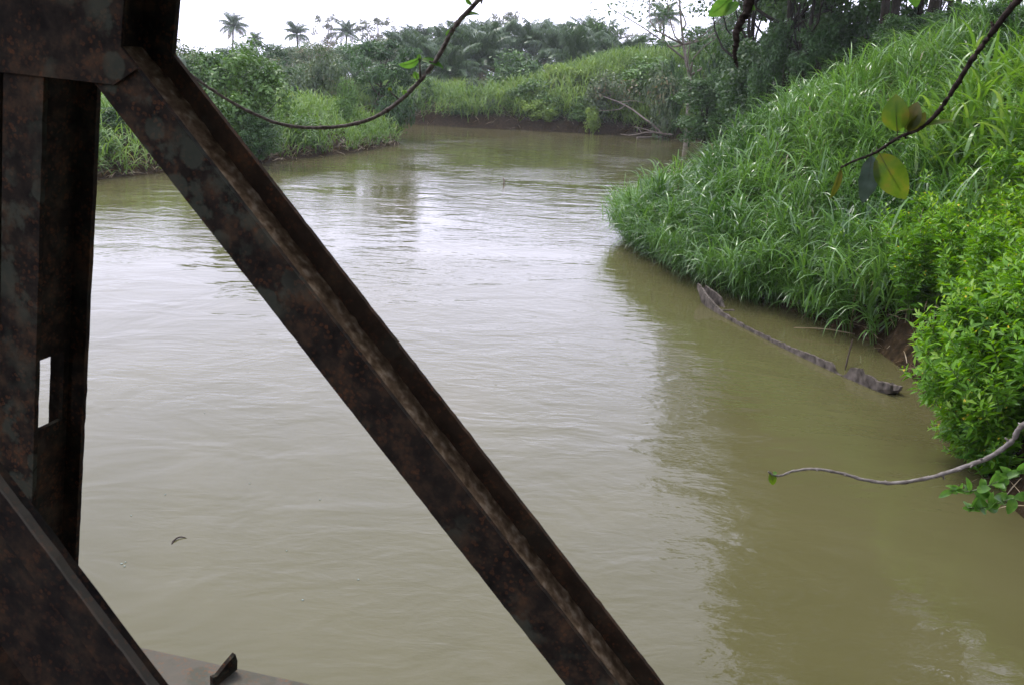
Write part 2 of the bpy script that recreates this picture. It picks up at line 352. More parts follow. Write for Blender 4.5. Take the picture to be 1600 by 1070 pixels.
def ground_z(x, y):
    x = np.asarray(x, float); y = np.asarray(y, float)
    d = river_dist(x, y) + 0.25*wob(x*1.3, y*1.1)*sstep(20, 60, y) + 0.12*wob(x*2.1, y*2.3)
    right = (0.28 + 0.55*sstep(20, 14, y))*sstep(0, 0.22, d) + (2.9 - 0.5*sstep(20, 14, y))*sstep(0.2, 4.4, d) + 2.3*sstep(3.6, 9.5, d)*sstep(5, 16, y)
    left = 0.35*sstep(0, 0.5, d) + 1.5*sstep(0.4, 4.5, d) + 2.2*sstep(5, 40, d)
    far = 0.9*sstep(0, 0.5, d) + 1.1*sstep(0.3, 3.0, d) + 0.4*sstep(3, 9, d) + 4.4*sstep(-6, 14, x)*sstep(0.3, 8, d) + 1.5*sstep(14, 70, d)
    wf = sstep(68, 80, y + 0.35*np.clip(x, -40, 20)); wf = np.where(y > 79, 1.0, wf)
    side = sstep(-4, 2, x)
    near = right*side + left*(1-side)
    h = near*(1-wf) + far*wf
    h = h + (0.10*wob(x*0.6, y*0.6)+0.05*wob(x*2.7, y*2.2))*sstep(0.1, 2, d)
    return np.where(d < 0, -0.9*sstep(0, 2.5, -d) - 0.02, h)

gx = np.unique(np.concatenate([np.linspace(-330, -60, 28), np.arange(-60, -22, 1.5), np.arange(-22, 26, 0.3), np.arange(26, 60, 1.5), np.linspace(60, 330, 28)]))
gy = np.unique(np.concatenate([np.linspace(-80, 2, 20), np.arange(2, 48, 0.3), np.arange(48, 100, 0.5), np.arange(100, 140, 2.0), np.linspace(140, 330, 24)]))
GX, GY = np.meshgrid(gx, gy); GZ = ground_z(GX, GY)
nx, ny = len(gx), len(gy)
ii = (np.arange(ny-1)[:, None]*nx + np.arange(nx-1)[None, :]).ravel()
gme = mesh('ground', np.stack([GX, GY, GZ], -1).reshape(-1, 3), np.stack([ii, ii+1, ii+nx+1, ii+nx], 1), M['ground'], smooth=True)
tag(obj('ground', gme), kind='structure')
wx = np.linspace(-128, 40, 22); wy = np.linspace(-70, 112, 24)
WX, WY = np.meshgrid(wx, wy); nwx = len(wx)
ii = (np.arange(len(wy)-1)[:, None]*nwx + np.arange(nwx-1)[None, :]).ravel()
wme = mesh('river_water', np.stack([WX, WY, WX*0], -1).reshape(-1, 3), np.stack([ii, ii+1, ii+nwx+1, ii+nwx], 1), M['water'])
tag(obj('river_water', wme), kind='structure')

# ------------------------------------------------------------------ bridge truss (members lie in one upright plane)
YAW = math.radians(15)
T = np.array([math.cos(YAW), -math.sin(YAW), 0.0]); NN = np.array([math.sin(YAW), math.cos(YAW), 0.0]); ZZ = np.array([0, 0, 1.0])
ORG = CAM + ray(560, 560)*0.82
def on_plane(px, py, off=0.0):
    d = ray(px, py); o = ORG + NN*off
    return CAM + d*(((o-CAM) @ NN)/(d @ NN))
SD = 0.078                                  # section depth front to back
bridge = thing('bridge_truss', 'dark rusty steel bridge truss with lichen spots in the near left foreground', 'bridge', tuple(ORG-ZZ*1.5))
BL = np.array(bridge.location)
def bpart(name, mb, mat, parent=None, smooth=False):
    me = mb.mesh(name, mat, smooth)
    o = obj(name, me, parent or bridge)
    if parent is None: o.location = tuple(-BL)
    return o
def jag_box(mb, o, X, Y, Z, x0, x1, y0, y1, z0, z1, n, amp):
    """a bar along Z cut into n lengths whose edges are eaten a little by rust"""
    zs = np.linspace(z0, z1, n+1); V = []
    for z in zs:
        a, b = rng.normal(0, amp, 2); c = rng.normal(0, amp*0.25)
        for (x, y) in ((x0+a, y0+c), (x1+b, y0+c), (x1+b, y1), (x0+a, y1)): V.append(np.asarray(o)+X*x+Y*y+Z*z)
    F = [(0, 1, 2, 3), tuple(n*4+i for i in (3, 2, 1, 0))]
    for k in range(n):
        for i in range(4): F.append((k*4+i, k*4+(i+1) % 4 + 0, (k+1)*4+(i+1) % 4, (k+1)*4+i)[::-1])
    mb.add(V, F)
WOFF = -0.004
def joist(name, A, B, width, depth=SD, ft=0.006, wt=0.005, seg=40, mats=('steel', 'steel_dark', 'steel_rust'), off=0.0):
    """an I-section: front flange, web, rear flange, each a part; A to B on the front plane"""
    A = np.asarray(A); B = np.asarray(B); L = np.linalg.norm(B-A); Zd = (B-A)/L; X = np.cross(Zd, NN); X /= np.linalg.norm(X)
    if X[0] < 0: X = -X
    h = width/2
    mb = MB(); jag_box(mb, A, X, NN, Zd, -h, h, off, off+ft, 0, L, 150, 0.00015); fr = bpart(name+'_front_flange', mb, M[mats[0]])
    mb = MB(); jag_box(mb, A, X, NN, Zd, WOFF-wt/2, WOFF+wt/2, off+ft, off+depth-ft, 0, L, 4, 0); wb = bpart(name+'_web', mb, M[mats[1]])
    mb = MB(); jag_box(mb, A, X, NN, Zd, -h, h, off+depth-ft, off+depth, 0, L, 150, 0.00025); rr = bpart(name+'_rear_flange', mb, M[mats[2]])
    return X, Zd, L, fr, wb, rr
# main diagonal: its front flange runs between two pixel lines of the photograph
A1, B1 = on_plane(155, 140), on_plane(884, 1070)
A2, B2 = on_plane(238, 140), on_plane(966, 1070)
Zd = (B1-A1)/np.linalg.norm(B1-A1); perp = (A2-A1)-Zd*((A2-A1) @ Zd); DW = np.linalg.norm(perp)
cA = (A1+perp/2); cB = cA + Zd*(np.linalg.norm(B1-A1)+0.45); cA0 = cA - Zd*0.06
X, Zd, L, *_ = joist('diagonal', cA0, cB, DW)
# dirt lying in the channel on top of the diagonal's web
Xd = X if (X @ ZZ) > 0 else -X
nseg = 150; V = []; F = []
for i in range(nseg+1):
    z = 0.02 + (L-0.04)*i/nseg
    for j in range(6):
        y = 0.0065 + (SD-0.0130)*j/5
        hgt = WOFF + 0.0030 + abs(rng.normal(0, 0.0008)) + 0.0014*max(0, math.sin(i*0.21)*math.sin(i*0.083+1))*rng.uniform(0.4, 1.2) + 0.002*(j/5)
        V.append(cA0 + Zd*z + NN*y + Xd*(hgt if 0 < i < nseg else WOFF+0.0026))
for i in range(nseg):
    for j in range(5): F.append((i*6+j, i*6+j+1, (i+1)*6+j+1, (i+1)*6+j))
mb = MB(); mb.add(V, F); dd = bpart('dirt_deposit', mb, M['dirt'], smooth=True); tag(dd, kind='stuff')
# lower post
A1, B1 = on_plane(6, 100), on_plane(-4, 900); A2 = on_plane(68, 100)
w = np.linalg.norm(A2-A1); Pz = unit(B1-A1)
pA = (A1+A2)/2; pB = pA + Pz*1.05
h = w/2; PX = np.cross(Pz, NN); PX /= np.linalg.norm(PX); PX = PX if PX[0] > 0 else -PX
PL = np.linalg.norm(pB-pA)
mb = MB(); jag_box(mb, pA, PX, NN, Pz, -h, h, 0, 0.006, 0, PL, 90, 0.0002); bpart('post_front_flange', mb, M['steel'])
mb = MB(); jag_box(mb, pA, PX, NN, Pz, -h, h, SD-0.006, SD, 0, PL, 90, 0.00025); bpart('post_rear_flange', mb, M['steel_dark'])
def zs(py):                              # height along the post of a pixel row at its web
    q = on_plane(75, py, 0.035); return (q-pA) @ Pz
s0, s1 = zs(562), zs(672)
mb = MB()
mb.frame_box(pA, PX, NN, Pz, -0.0025, 0.0025, 0.006, SD-0.006, 0, s0)
mb.frame_box(pA, PX, NN, Pz, -0.0025, 0.0025, 0.006, SD-0.006, s1, PL)
mb.frame_box(pA, PX, NN, Pz, -0.0025, 0.0025, 0.006, 0.022, s0, s1)
mb.frame_box(pA, PX, NN, Pz, -0.0025, 0.0025, 0.064, SD-0.006, s0, s1)
bpart('post_web', mb, M['steel_dark'])
# the neighbouring panel's end post, just out of frame to the left
mb = MB(); o2 = pA - T*(w*1.6)
jag_box(mb, o2, PX, NN, Pz, -h, h, 0.001, 0.007, -0.6, PL, 90, 0.0002)
mb.frame_box(o2, PX, NN, Pz, -0.0025, 0.0025, 0.007, SD-0.007, -0.6, PL)
jag_box(mb, o2, PX, NN, Pz, -h, h, SD-0.007, SD-0.001, -0.6, PL, 90, 0.0002)
bpart('end_post', mb, M['steel_dark'])
# gusset plate at the head of the post and the upper post behind it
g = [on_plane(x, y, -0.003) for (x, y) in ((-120, -160), (196, -160), (193, 0), (188, 74), (214, 108), (178, 133), (12, 114), (-120, 104))]
mb = MB(); n = len(g); V = g + [p+NN*0.0026 for p in g]
mb.add(V, [tuple(range(n)), tuple(range(2*n-1, n-1, -1))] + [(i, i+n, (i+1) % n + n, (i+1) % n) for i in range(n)])
bpart('gusset_plate', mb, M['steel'])
uA = on_plane(120, 175); uz = -Pz; mb = MB()
xr = (on_plane(186, 90)-uA) @ PX
r_edge = (on_plane(276, 90, SD)-(uA+NN*SD)) @ PX
mb.frame_box(uA, PX, NN, uz, 0.004, 0.012, 0.0, SD-0.008, 0.030, 0.9)
bpart('upper_post_web', mb, M['steel_dark'])
mb = MB(); jag_box(mb, uA, PX, NN, uz, r_edge-0.11, r_edge, SD-0.0078, SD-0.001, 0.055, 0.9, 14, 0.0005)
bpart('upper_post_rear_flange', mb, M['steel_dark'])
# top chord above the frame and bottom chord below
tz = 0.36
for k, yo in ((0, -0.012), (1, SD+0.006)):
    mb = MB(); o = uA + NN*yo + uz*tz
    mb.frame_box(o, T, NN, ZZ, -2.2, 3.4, 0, 0.006, 0, 0.1)
    mb.frame_box(o, T, NN, ZZ, -2.2, 3.4, 0.006 if k else -0.03, 0.036 if k else 0, 0.094, 0.1)
    bpart('top_chord', mb, M['steel_dark'])
ce0, ce1 = on_plane(215, 1010, SD+0.04), on_plane(490, 1070, SD+0.04)
cz = (ce0[2]+ce1[2])/2
ce0 = at_z(215, 1010, cz); ce1 = at_z(490, 1070, cz); CX = unit(ce1-ce0); CN = np.cross(ZZ, CX); cm = (ce0+ce1)/2
mb = MB()
mb.frame_box(cm, CX, CN, ZZ, -2.3, 3.0, -0.16, 0.0, -0.008, 0.0)
mb.frame_box(cm, CX, CN, ZZ, -2.3, 3.0, -0.006, 0.0, -0.10, -0.0085)
mb.frame_box(cm, CX, CN, ZZ, -2.3, 3.0, -0.16, -0.154, -0.10, -0.0085)
bc = bpart('bottom_chord', mb, M['steel_top'])
# torn lug standing on the bottom chord
l0 = at_z(333, 1068, cz); lx = unit(at_z(375, 1040, cz)-l0); ln = np.cross(lx, ZZ); ll = np.linalg.norm(at_z(372, 1052, cz)-l0)
prof = [(0, 0), (ll*1.02, 0.004), (ll*1.06, 0.020), (ll*0.98, 0.034), (ll*0.55, 0.026), (ll*0.1, 0.016), (-ll*0.12, 0.018), (-ll*0.14, 0)]
mb = MB(); n = len(prof); V = [l0+lx*a+ZZ*(b*0.8) for a, b in prof] + [l0+lx*a+ZZ*(b*0.8)+ln*0.006 for a, b in prof]
mb.add(V, [tuple(range(n)), tuple(range(2*n-1, n-1, -1))] + [(i, i+n, (i+1) % n + n, (i+1) % n) for i in range(n)])
bpart('lug', mb, M['steel'])
# raking strut close to the camera
def on_near(px, py): 
    d = ray(px, py); o = CAM + FW*0.50 + RT*0
    return CAM + d*(((o-CAM) @ NN)/(d @ NN))
ra, rb = on_near(-164, 544), on_near(254, 1096)
rz = unit(rb-ra); rx = np.cross(rz, NN); rx /= np.linalg.norm(rx); rx = rx if rx[2] < 0 else -rx
RL = np.linalg.norm(rb-ra)+0.25
prof = [(0.0, 0.0), (0.030, 0.0), (0.034, 0.004), (0.040, 0.012), (0.125, 0.012), (0.131, 0.004), (0.135, 0.0), (0.165, 0.0), (0.165, 0.022), (0.036, 0.022), (0.030, 0.013), (0.0, 0.013)]
mb = MB(); n = len(prof); ns = 20; V = []
for i in range(ns+1):
    for a, b in prof: V.append(ra + rz*(RL*i/ns) + rx*(a+rng.normal(0, 0.0003)) + NN*b)
F = [tuple(range(n)), tuple(ns*n+k for k in range(n-1, -1, -1))]
for i in range(ns):
    for k in range(n): F.append((i*n+k, i*n+(k+1) % n, (i+1)*n+(k+1) % n, (i+1)*n+k)[::-1])
mb.add(V, F); bpart('raking_strut', mb, M['steel_black'])
mb = MB(); jag_box(mb, ra, rx, NN, rz, -0.0008, 0.0016, -0.0008, 0.0060, 0, RL, 60, 0.0003); tag(bpart('edge_highlight', mb, M['steel_highlight']), 'lighter strip painting the sky highlight along the strut edge')  # pale strip stands in for sky light catching the strut edge
# timber deck the photographer stands on
dz = 2.85
for k in range(16):
    mb = MB(); y1 = 0.52-(k+1)*0.245
    mb.frame_box(CAM*np.array([1, 1, 0]), T, NN, ZZ, -3.2, 3.2, y1, y1+0.235, dz-0.06-0.004*(k % 3), dz-0.004*(k % 3))
    bpart('deck_plank', mb, M['plank'])
# far-side truss behind the photographer
for yo in (-3.45,):
    for (x0, x1, z0, z1) in ((-3.2, 3.2, 2.75, 2.85), (-3.2, 3.2, 5.0, 5.1), (-0.05, 0.0, 2.85, 5.0), (1.5, 1.55, 2.85, 5.0), (-1.6, -1.55, 2.85, 5.0)):
        mb = MB(); mb.frame_box(CAM*np.array([1, 1, 0]), T, NN, ZZ, x0, x1, yo, yo+SD, z0, z1); bpart('rear_truss_bar', mb, M['steel_dark'])

# ------------------------------------------------------------------ grass
def blades(base, az, length, tilt, curl, width, nseg=5, power=1.4, fold=None):
    n = len(base); s = np.linspace(0, 1, nseg+1)
    th = tilt[:, None] + curl[:, None]*s[None, :]**power
    hd = np.stack([np.cos(az), np.sin(az), 0*az], -1)
    step = (length/nseg)[:, None]
    dr = np.sin(th)*step; dz_ = np.cos(th)*step
    r = np.concatenate([np.zeros((n, 1)), np.cumsum((dr[:, :-1]+dr[:, 1:])/2, 1)], 1)
    z = np.concatenate([np.zeros((n, 1)), np.cumsum((dz_[:, :-1]+dz_[:, 1:])/2, 1)], 1)
    P = base[:, None, :] + hd[:, None, :]*r[..., None]; P[..., 2] += z
    side = np.stack([-np.sin(az), np.cos(az), 0*az], -1)
    tw = rng.normal(0, 0.35, n)
    nrm = np.stack([-np.cos(az)[:, None]*np.cos(th), -np.sin(az)[:, None]*np.cos(th), np.sin(th)], -1)
    sd_ = side[:, None, :]*np.cos(tw)[:, None, None] + nrm*np.sin(tw)[:, None, None]
    prof = np.minimum(1, s/0.18+0.45)*(1-s**2.2)+0.03
    wv = (width[:, None]*prof[None, :]/2)[..., None]*sd_
    V = np.stack([P-wv, P+wv], 2).reshape(-1, 3)
    b = (np.arange(n)*(nseg+1)*2)[:, None] + (np.arange(nseg)*2)[None, :]; b = b.ravel()
    F = np.stack([b, b+1, b+3, b+2], 1)
    return V, F, (nseg+1)*2
def culm_grass(xy, height, leaf_len, leaf_w, nleaf, lean=0.18, rbias=None, nseg=5, curl=(1.2, 2.3), culms=True, river_lean=0.0):
    """stems with leaves set alternately up them, arching out and over"""
    n = len(xy); x, y = xy[:, 0], xy[:, 1]
    gz = np.maximum(ground_z(x, y), -0.05)
    hgt = height*rng.uniform(0.7, 1.12, n)*(1+0.28*wob(x*1.7+5, y*1.7)+0.12*wob(x*0.5, y*0.5+2))
    la = rng.uniform(0, 2*math.pi, n); lm = np.abs(rng.normal(0, lean, n))
    lv = np.stack([np.cos(la)*lm, np.sin(la)*lm], -1)
    if river_lean:
        e = 0.2; gxr = river_dist(x+e, y)-river_dist(x-e, y); gyr = river_dist(x, y+e)-river_dist(x, y-e)
        gv = unit(np.stack([gxr, gyr], -1)); k = river_lean*np.exp(-np.clip(river_dist(x, y), 0, 9)/1.6)
        lv = lv - gv*k[:, None]
    pr = rng.uniform(0, 1, n) if rbias is None else rbias
    B = []; AZ = []; LN = []; TI = []; CU = []; WD = []; RN = []
    az0 = rng.uniform(0, 2*math.pi, n)
    for k in range(nleaf):
        f = (k+0.6)/nleaf; hh = hgt*(0.12+0.88*f)*rng.uniform(0.92, 1.05, n)
        B.append(np.stack([x+lv[:, 0]*hh*f, y+lv[:, 1]*hh*f, gz+hh*np.sqrt(np.clip(1-0.5*(lv**2).sum(1)*f, 0.2, 1))], -1))
        AZ.append(az0 + (k % 2)*math.pi + rng.normal(0, 0.5, n)); LN.append(leaf_len*rng.uniform(0.6, 1.2, n)*(0.75+0.35*math.sin(f*2.4)))
        top = f**2
        TI.append(rng.uniform(0.2, 0.8, n)*(1-0.6*top)); CU.append(rng.uniform(curl[0], curl[1], n)*(1-0.25*top))
        WD.append(leaf_w*rng.uniform(0.7, 1.2, n)); RN.append(np.clip(pr*0.55+rng.uniform(0, 0.40, n)+0.10*f, 0, 1))
    B = np.concatenate(B); AZ = np.concatenate(AZ); LN = np.concatenate(LN); TI = np.concatenate(TI); CU = np.concatenate(CU); WD = np.concatenate(WD); RN = np.concatenate(RN)
    V, F, m = blades(B, AZ, LN, TI, CU, WD, nseg); R = np.repeat(RN, m)
    if culms:
        cb = np.stack([x, y, gz-0.05], -1)
        V2, F2, m2 = blades(cb, np.arctan2(lv[:, 1], lv[:, 0]), hgt*1.03, np.hypot(lv[:, 0], lv[:, 1])*0.4, np.hypot(lv[:, 0], lv[:, 1])*1.2, np.full(n, leaf_w*0.5), 3)
        F = np.concatenate([F, F2+len(V)]); V = np.concatenate([V, V2]); R = np.concatenate([R, np.repeat(np.clip(pr*0.5+0.15, 0, 1), m2)])
    return V, F, R
def join(parts):
    Vs, Fs, Rs, b = [], [], [], 0
    for V, F, R in parts:
        Vs.append(V); Fs.append(F+b); Rs.append(R); b += len(V)
    return np.concatenate(Vs), np.concatenate(Fs), np.concatenate(Rs)
def scatter(n, x0, x1, y0, y1, cond):
    out = []
    while sum(map(len, out)) < n:
        p = np.stack([rng.uniform(x0, x1, n*2), rng.uniform(y0, y1, n*2)], -1); out.append(p[cond(p[:, 0], p[:, 1])])
        if len(out) > 40: break
    return np.concatenate(out)[:n]
def patchy(xy, s=0.5): return np.clip(0.5+0.5*wob(xy[:, 0]*s+3, xy[:, 1]*s)+rng.normal(0, 0.15, len(xy)), 0, 1)
def clump(xy, k):
    c = xy[rng.integers(0, len(xy), len(xy)//14)]
    i = np.array([np.argmin(((c-p)**2).sum(1)) for p in xy]); return xy*(1-k*0.6) + c[i]*k*0.6
def in_view(x, y, m=1.15): return (np.abs(x) < (0.60*y+1.5)*m) & (y > 4)

# right bank: arching grass running to the water
def cR(x, y):
    d = river_dist(x, y); return (d > -0.35) & (d < 15) & in_view(x, y) & (x > 2) & ~((y < 15.5) & (d < 2.6))
xyA = scatter(4600, 3, 24, 12, 27, lambda x, y: cR(x, y) & (river_dist(x, y) < 9))
xyB = scatter(5200, 4, 40, 27, 60, cR)
xyC = scatter(1300, 2.6, 7, 18.5, 30, lambda x, y: (river_dist(x, y) > -0.75) & (river_dist(x, y) < 0.8) & (x > 2))
xyA = clump(xyA, 1.0)
pa = culm_grass(xyA, 1.3, 1.15, 0.040, 7, rbias=patchy(xyA, 0.8), river_lean=0.45, curl=(1.5, 2.7))
xyB = clump(xyB, 1.1)
pb = culm_grass(xyB, 1.45, 1.05, 0.042, 6, rbias=patchy(xyB, 0.5), nseg=4, curl=(1.4, 2.6))
xyC = clump(xyC, 0.4)
pc = culm_grass(xyC, 0.85, 1.1, 0.028, 6, rbias=patchy(xyC), river_lean=0.75, curl=(1.5, 2.6))
xyH = scatter(320, 5, 7.6, 15.6, 20.5, lambda x, y: (river_dist(x, y) > -0.1) & (river_dist(x, y) < 0.7))
ph = culm_grass(clump(xyH, 1.0), 0.75, 1.0, 0.030, 6, rbias=patchy(xyH), river_lean=1.15, curl=(1.0, 2.0))
V, F, R = join([pa, pb, pc, ph])
tag(obj('riverbank_grass', mesh('riverbank_grass', V, F, M['grass'], R)), 'dense bright green arching grass covering the bank beside the sunken canoe', 'grass', kind='stuff')

xyK = scatter(760, 4, 22, 12, 45, lambda x, y: cR(x, y) & (river_dist(x, y) < 9))
V, F, R = culm_grass(xyK, 1.35, 0.6, 0.022, 4, lean=0.35, nseg=3, river_lean=0.2)
tag(obj('dry_grass', mesh('dry_grass', V, F, M['culm_dry'], R)), 'scattered dry straw coloured stems among the green arching grass', 'grass', kind='stuff')
# tall broad-leaved cane grass at the right edge
xyD = scatter(1000, 6.5, 15, 7.5, 20, lambda x, y: (river_dist(x, y) > 2.2) & (river_dist(x, y) < 6.5) & (x > 0.405*y+1.0) & in_view(x, y, 1.2))
xyD2 = scatter(130, 6.2, 9, 9, 12.5, lambda x, y: (river_dist(x, y) > 1.6) & (river_dist(x, y) < 3.2) & in_view(x, y, 1.2))
V, F, R = join([culm_grass(xyD, 2.1, 1.2, 0.078, 8, lean=0.16, nseg=7, curl=(1.0, 2.4)), culm_grass(xyD2, 2.0, 1.1, 0.065, 8, lean=0.2, nseg=7, curl=(1.2, 2.0), river_lean=0.5)])
tag(obj('cane_grass', mesh('cane_grass', V, F, M['grass_near'], R)), 'tall cane grass with broad glossy leaves behind the yellow flowered shrubs', 'cane grass', kind='stuff')

# left bank grass
def cL(x, y):
    d = river_dist(x, y); return (d > -0.25) & (d < 14) & in_view(x, y) & (x < -6)
xyE = scatter(7000, -45, -7, 28, 66, cL)
V, F, R = join([culm_grass(xyE, 1.05, 0.85, 0.055, 5, rbias=patchy(xyE, 0.35), nseg=4, river_lean=0.25, culms=False)])
tag(obj('riverbank_grass', mesh('riverbank_grass', V, F, M['grass_left'], R)), 'pale green grass on the low bank behind the steel diagonal', 'grass', kind='stuff')
# far bank grass
def cF(x, y):
    d = river_dist(x, y); return (d > 0.35) & (d < 18) & in_view(x, y, 1.05) & (y > 74)
xyG = scatter(7500, -28, 55, 74, 112, cF)
def cF2(x, y):
    d = river_dist(x, y); return (d > 0.1) & (d < 3.2) & in_view(x, y, 1.05) & (y > 60) & (wob(x*0.35+1, y*0.3) > 0.1)
xyG2 = scatter(1500, -28, 40, 60, 100, cF2)
V, F, R = join([culm_grass(xyG, 1.45, 1.2, 0.10, 5, rbias=patchy(xyG, 0.22), nseg=3, culms=False, curl=(1.0, 1.9)),
                culm_grass(xyG2, 1.2, 1.1, 0.09, 5, rbias=patchy(xyG2, 0.3), nseg=3, culms=False, river_lean=0.5)])
tag(obj('riverbank_grass', mesh('riverbank_grass', V, F, M['grass_far'], R)), 'hazy yellow green grass along the far bank in front of the palms', 'grass', kind='stuff')

# ------------------------------------------------------------------ trees and bushes
def leaf_cards(C, nrm, size, aspect=0.5):
    n = len(C); nrm = unit(nrm)
    a = unit(np.cross(nrm, unit(rng.normal(size=(n, 3))))); b = np.cross(nrm, a)
    s = size[:, None]; k = nrm*s*0.18
    V = np.stack([C-a*s, C-b*s*aspect+k, C+a*s, C+b*s*aspect+k], 1).reshape(-1, 3)
    i = np.arange(n)*4; return V, np.stack([i, i+1, i+2, i+3], 1)
def gen_crown(H, R, base, ncl, nleaf, leaf, crad=0.33, flat=0.65, lower=0.0):
    c0 = np.array([0, 0, (base+H)/2]); rad = np.array([R, R, (H-base)/2])
    u = unit(rng.normal(size=(ncl, 3))); rr = (0.25+0.62*rng.uniform(0, 1, ncl)**0.6)[:, None]
    cc = c0 + u*rad*rr*rng.uniform(0.85, 1.12, (ncl, 1)); cc[:, 2] = np.maximum(cc[:, 2], 0.25)
    cr = R*crad*rng.uniform(0.6, 1.35, ncl)
    ci = rng.integers(0, ncl, ncl*nleaf)
    d = unit(rng.normal(size=(len(ci), 3))); q = rng.uniform(0, 1, len(ci))**0.42
    Cn = cc[ci] + d*np.array([1, 1, flat])*(cr[ci]*q)[:, None]
    Cn[:, 2] = np.maximum(Cn[:, 2], 0.05)
    nr = d*0.6 + np.array([0, 0, 0.75]) + rng.normal(0, 0.45, (len(ci), 3))
    sz = leaf*rng.uniform(0.6, 1.35, len(ci))
    V, F = leaf_cards(Cn, nr, sz)
    cr_ = rng.uniform(0, 1, ncl)
    Rn = np.clip(0.55*cr_[ci] + 0.45*rng.uniform(0, 1, len(ci)), 0, 1)
    return V, F, np.repeat(Rn, 4), cc
def gen_trunk(H, base, cc, r0, lean=(0, 0), limbs=9, twigs=0):
    mb = MB(); top = (base+H)/2+0.15*(H-base)
    k = 7; pts = []
    for i in range(k):
        t = i/(k-1); pts.append((lean[0]*t*t+rng.normal(0, r0*0.5)*(0 < i), lean[1]*t*t+rng.normal(0, r0*0.5)*(0 < i), -0.25+t*(top+0.25)))
    P = smooth_path(pts, 12); rad = r0*(1-0.72*np.linspace(0, 1, 12)); rad[0] *= 1.35
    mb.tube(P, rad, 7)
    sel = rng.permutation(len(cc))[:limbs]
    for j in sel:
        e = cc[j]; z0 = np.clip(e[2]-rng.uniform(0.25, 0.5)*(H-base)-0.05*H, max(0.12*H, 0.85*base), top*0.95)
        s = P[np.argmin(np.abs(P[:, 2]-z0))]; m = (s+e)/2 + np.array([0, 0, -0.05*H]) + rng.normal(0, 0.03*H, 3)
        mb.tube(smooth_path([s, m, e], 6), np.linspace(r0*0.42, r0*0.09, 6), 5)
        for q in range(twigs):
            d = unit(rng.normal(size=3)+np.array([0, 0, 0.5])); mb.tube([m*0.3+e*0.7, e+d*0.16*H], [r0*0.10, r0*0.03], 4)
    return mb
TREE = {}
def tree_kind(key, H, R, base, ncl, nleaf, leaf, r0, lmat, bmat, crad=0.33, flat=0.65, lean=(0, 0), limbs=9, twigs=0):
    V, F, Rn, cc = gen_crown(H, R, base, ncl, nleaf, leaf, crad, flat)
    V = V + np.array([lean[0], lean[1], 0])*np.clip(V[:, 2:3]/H, 0, 1); cc = cc + np.array([lean[0], lean[1], 0])*np.clip(cc[:, 2:3]/H, 0, 1)
    tb = gen_trunk(H, base, cc, r0, lean, limbs, twigs)
    TREE[key] = (mesh(key+'_crown', V, F, M[lmat], Rn), tb.mesh(key+'_trunk', M[bmat], True), H, R)
tree_kind('round', 9, 4.2, 2.2, 26, 150, 0.20, 0.20, 'leaf_mid', 'trunk')
tree_kind('oval', 11, 3.4, 2.5, 24, 140, 0.20, 0.19, 'leaf_mid', 'trunk', crad=0.36)
tree_kind('grey', 9, 4.0, 2.0, 30, 95, 0.18, 0.18, 'leaf_grey', 'trunk_pale', crad=0.30, twigs=2)
tree_kind('umbrella', 8, 4.8, 3.0, 34, 170, 0.17, 0.2, 'bush_dark', 'trunk', crad=0.30, flat=0.38, lean=(1.6, -0.4))
tree_kind('thin', 12, 4.6, 5.0, 26, 40, 0.26, 0.24, 'leaf_thin', 'trunk_pale', crad=0.22, flat=0.5, limbs=22, twigs=3)
tree_kind('bush', 4.2, 2.3, 0.1, 44, 190, 0.105, 0.09, 'bush', 'trunk', crad=0.27, flat=0.8, limbs=12)
tree_kind('bush_dark', 4.0, 2.6, 0.0, 30, 170, 0.12, 0.09, 'bush_dark', 'trunk_dark', crad=0.36, flat=0.7, limbs=12)
tree_kind('thicket', 9.5, 2.7, 0.0, 52, 150, 0.13, 0.10, 'bush_dark', 'trunk_dark', crad=0.34, flat=0.7, limbs=14)
tree_kind('bush_far', 3.0, 2.2, 0.0, 20, 90, 0.15, 0.07, 'bush', 'trunk', crad=0.38, flat=0.75, limbs=8)
tree_kind('bush_far_dark', 3.0, 2.2, 0.0, 20, 90, 0.15, 0.07, 'bush_dark', 'trunk', crad=0.38, flat=0.7, limbs=8)
tree_kind('bush_lime', 3.0, 1.9, 0.0, 18, 100, 0.13, 0.06, 'bush_lime', 'trunk', crad=0.38, flat=0.75, limbs=8)
tree_kind('bush_grey', 2.6, 2.4, 0.0, 24, 90, 0.13, 0.06, 'leaf_grey', 'trunk', crad=0.34, flat=0.7, limbs=8, twigs=2)
tree_kind('forest', 17, 4.8, 7.0, 30, 170, 0.19, 0.23, 'leaf_dark', 'trunk_dark', crad=0.30, flat=0.6)
tree_kind('forest_slim', 15, 3.2, 6.0, 22, 150, 0.17, 0.14, 'leaf_dark', 'trunk_dark', crad=0.34, flat=0.6)
tree_kind('sapling', 8, 1.7, 2.0, 20, 60, 0.13, 0.05, 'leaf_dark', 'trunk_dark', crad=0.36, flat=0.6)
tree_kind('tall_sparse', 14, 6.2, 7.2, 44, 46, 0.14, 0.20, 'leaf_mid', 'trunk_pale', crad=0.20, flat=0.45, lean=(-1.6, 0), limbs=11, twigs=2)

